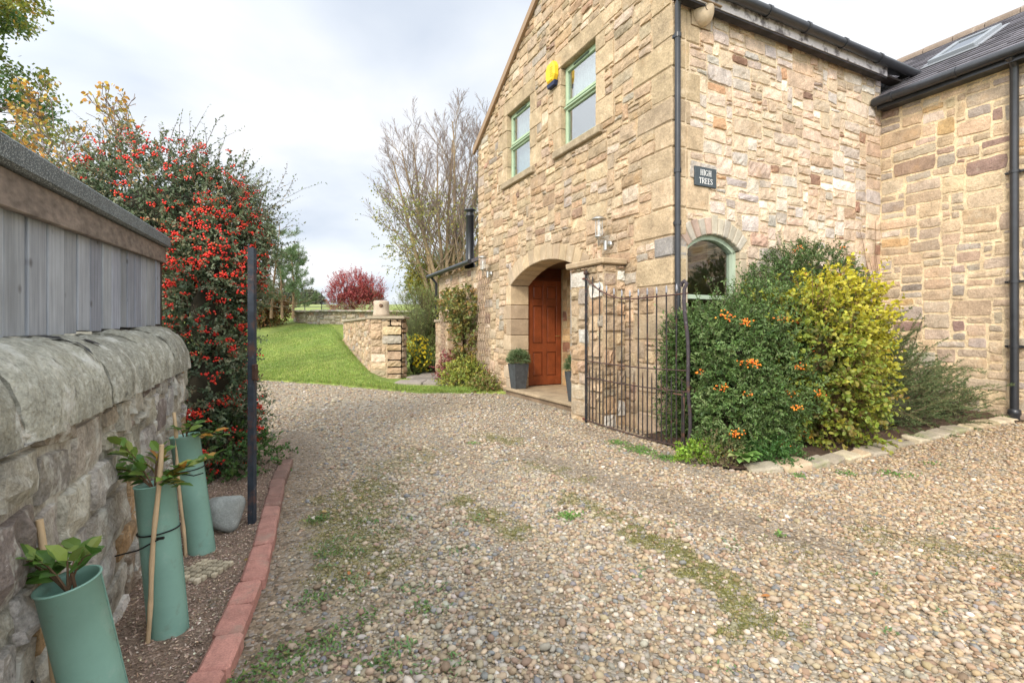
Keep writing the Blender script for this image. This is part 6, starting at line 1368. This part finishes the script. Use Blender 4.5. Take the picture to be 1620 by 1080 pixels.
# pine
grow.col = [(.26, .17, .10), (.22, .15, .10), (.20, .15, .09)]
pn_ = thing('pine_tree', 'open airy pine tree just behind the red berry bush', 'tree', (-9.3, 20.5, 1.9))
tk = MB(); tips = []
for (x, tl_s, hh) in ((-9.95, .03, 3.9), (-9.05, .10, 2.7), (-9.5, .02, 3.2)):
    grow(tk, tips, (x, 20.5, 1.7), nrmz(np.array([tl_s, 0, 1])), hh, .065, 0, [(10, 22, .10, 1.2, .42, .0, .03), (5, 7, .3, .65, .38, .06, .08), (3, 0, 0, 0, 0, .15, .05)])
tk.build('trunk', M_bark, pn_)
lf = MB(); tp = np.array([q[0] for q in tips]); td = np.array([q[1] for q in tips]); m_ = 46; p = np.repeat(tp, m_, 0)-np.repeat(td, m_, 0)*rng.uniform(0, .35, (len(tp)*m_, 1)); d = np.repeat(td, m_, 0)*.6+nrmz(rng.normal(size=p.shape))*.9+np.array([0, 0, .25])
leaves(lf, p, d, rng.normal(size=p.shape), rng.uniform(.10, .17, len(p)), .016, pick([(.16, .24, .11, 3), (.22, .29, .14, 2), (.11, .18, .08, 2)], len(p)), simple=True, curl=.02); lf.build('needles', M_needle, pn_)
# sparse orange tree and big leafy tree at the left
grow.col = [(.20, .16, .13), (.20, .15, .12)]
ot = thing('autumn_tree', 'thin tree with sparse orange and yellow leaves between the fence and the berry bush', 'tree', (-7.6, 9.4, 0))
tk = MB(); tips = []
for (x, dx_) in ((-8.5, -.06), (-8.1, .05), (-7.8, .14)): grow(tk, tips, (x, 9.4, -.1), nrmz(np.array([dx_, 0, 1])), 4.9, .06, 0, [(8, 15, .35, .7, .40, .02, .05), (5, 6, .2, .6, .5, .04, .08), (3, 3, .2, .6, .5, .0, .1), (2, 0, 0, 0, 0, 0, .1)])
tk.build('trunk', M_bark, ot); lf = MB(); tp = np.array([q[0] for q in tips]); k = rng.random(len(tp)) < .5; q = np.repeat(tp[k], 4, 0)+rng.normal(0, .05, (k.sum()*4, 3)); n = len(q)
leaves(lf, q, rng.normal(size=(n, 3))+np.array([0, 0, -.5]), rng.normal(size=(n, 3)), rng.uniform(.07, .10, n), .065, pick([(.50, .26, .05, 3), (.52, .38, .08, 2), (.30, .26, .07, 1)], n)); lf.build('foliage', M_leaf, ot)
grow.col = [(.16, .13, .10), (.14, .11, .08)]
rng = np.random.default_rng(5)
mt = thing('leafy_tree', 'large green and yellow leaved tree reaching in at the top left corner', 'tree', (-14.6, 11.0, 0))
tk = MB(); tips = []
grow(tk, tips, (-14.8, 11, -.1), (0.02, 0, 1), 10.4, .28, 0, [(8, 30, .46, 1.1, .44, .02, .03), (6, 9, .2, .7, .45, -.02, .08), (4, 5, .2, .7, .5, -.05, .1), (2, 0, 0, 0, 0, -.1, .1)])
tk.build('trunk', M_bark, mt); lf = MB(); tp = np.array([q[0] for q in tips]); td = np.array([q[2] for q in tips]); q = np.concatenate([np.repeat(tp, 18, 0), np.repeat(td, 10, 0)]); q = q+rng.normal(0, .12, q.shape); n = len(q)
f = sstep(-.3, .8, wob(q[:, 0], q[:, 1], q[:, 2], k=.9))[:, None]; c = pick([(.09, .17, .045, 3), (.14, .22, .06, 2)], n)*(1-f)+pick([(.36, .34, .06, 3), (.24, .28, .06, 2), (.46, .30, .06, 1)], n)*f
leaves(lf, q, rng.normal(size=(n, 3))+np.array([0, 0, -.6]), rng.normal(size=(n, 3)), rng.uniform(.08, .14, n), .075, c, simple=True); lf.build('foliage', M_leaf, mt)
# far hedges in the fields
for k, (x, y, s_) in enumerate(((-36, 120, 2.6), (-62, 135, 3.2), (-52, 128, 2.0))):
    z = float(tz(x, y)); t = bigbush('field_tree', ['small round tree standing alone in the far field near the railing', 'distant field tree hidden mostly behind the pine', 'little dark bush in the far field left of the lone tree'][k], 'tree', [(x, y, z+s_*.75, s_, s_, s_*.9), (x+s_*.8, y, z+s_*.5, s_*.7, s_, s_*.6)], 500, [(.16, .16, .10, 2), (.12, .14, .07, 2)], .5, .35, .9, seed=40+k, twr=.02)
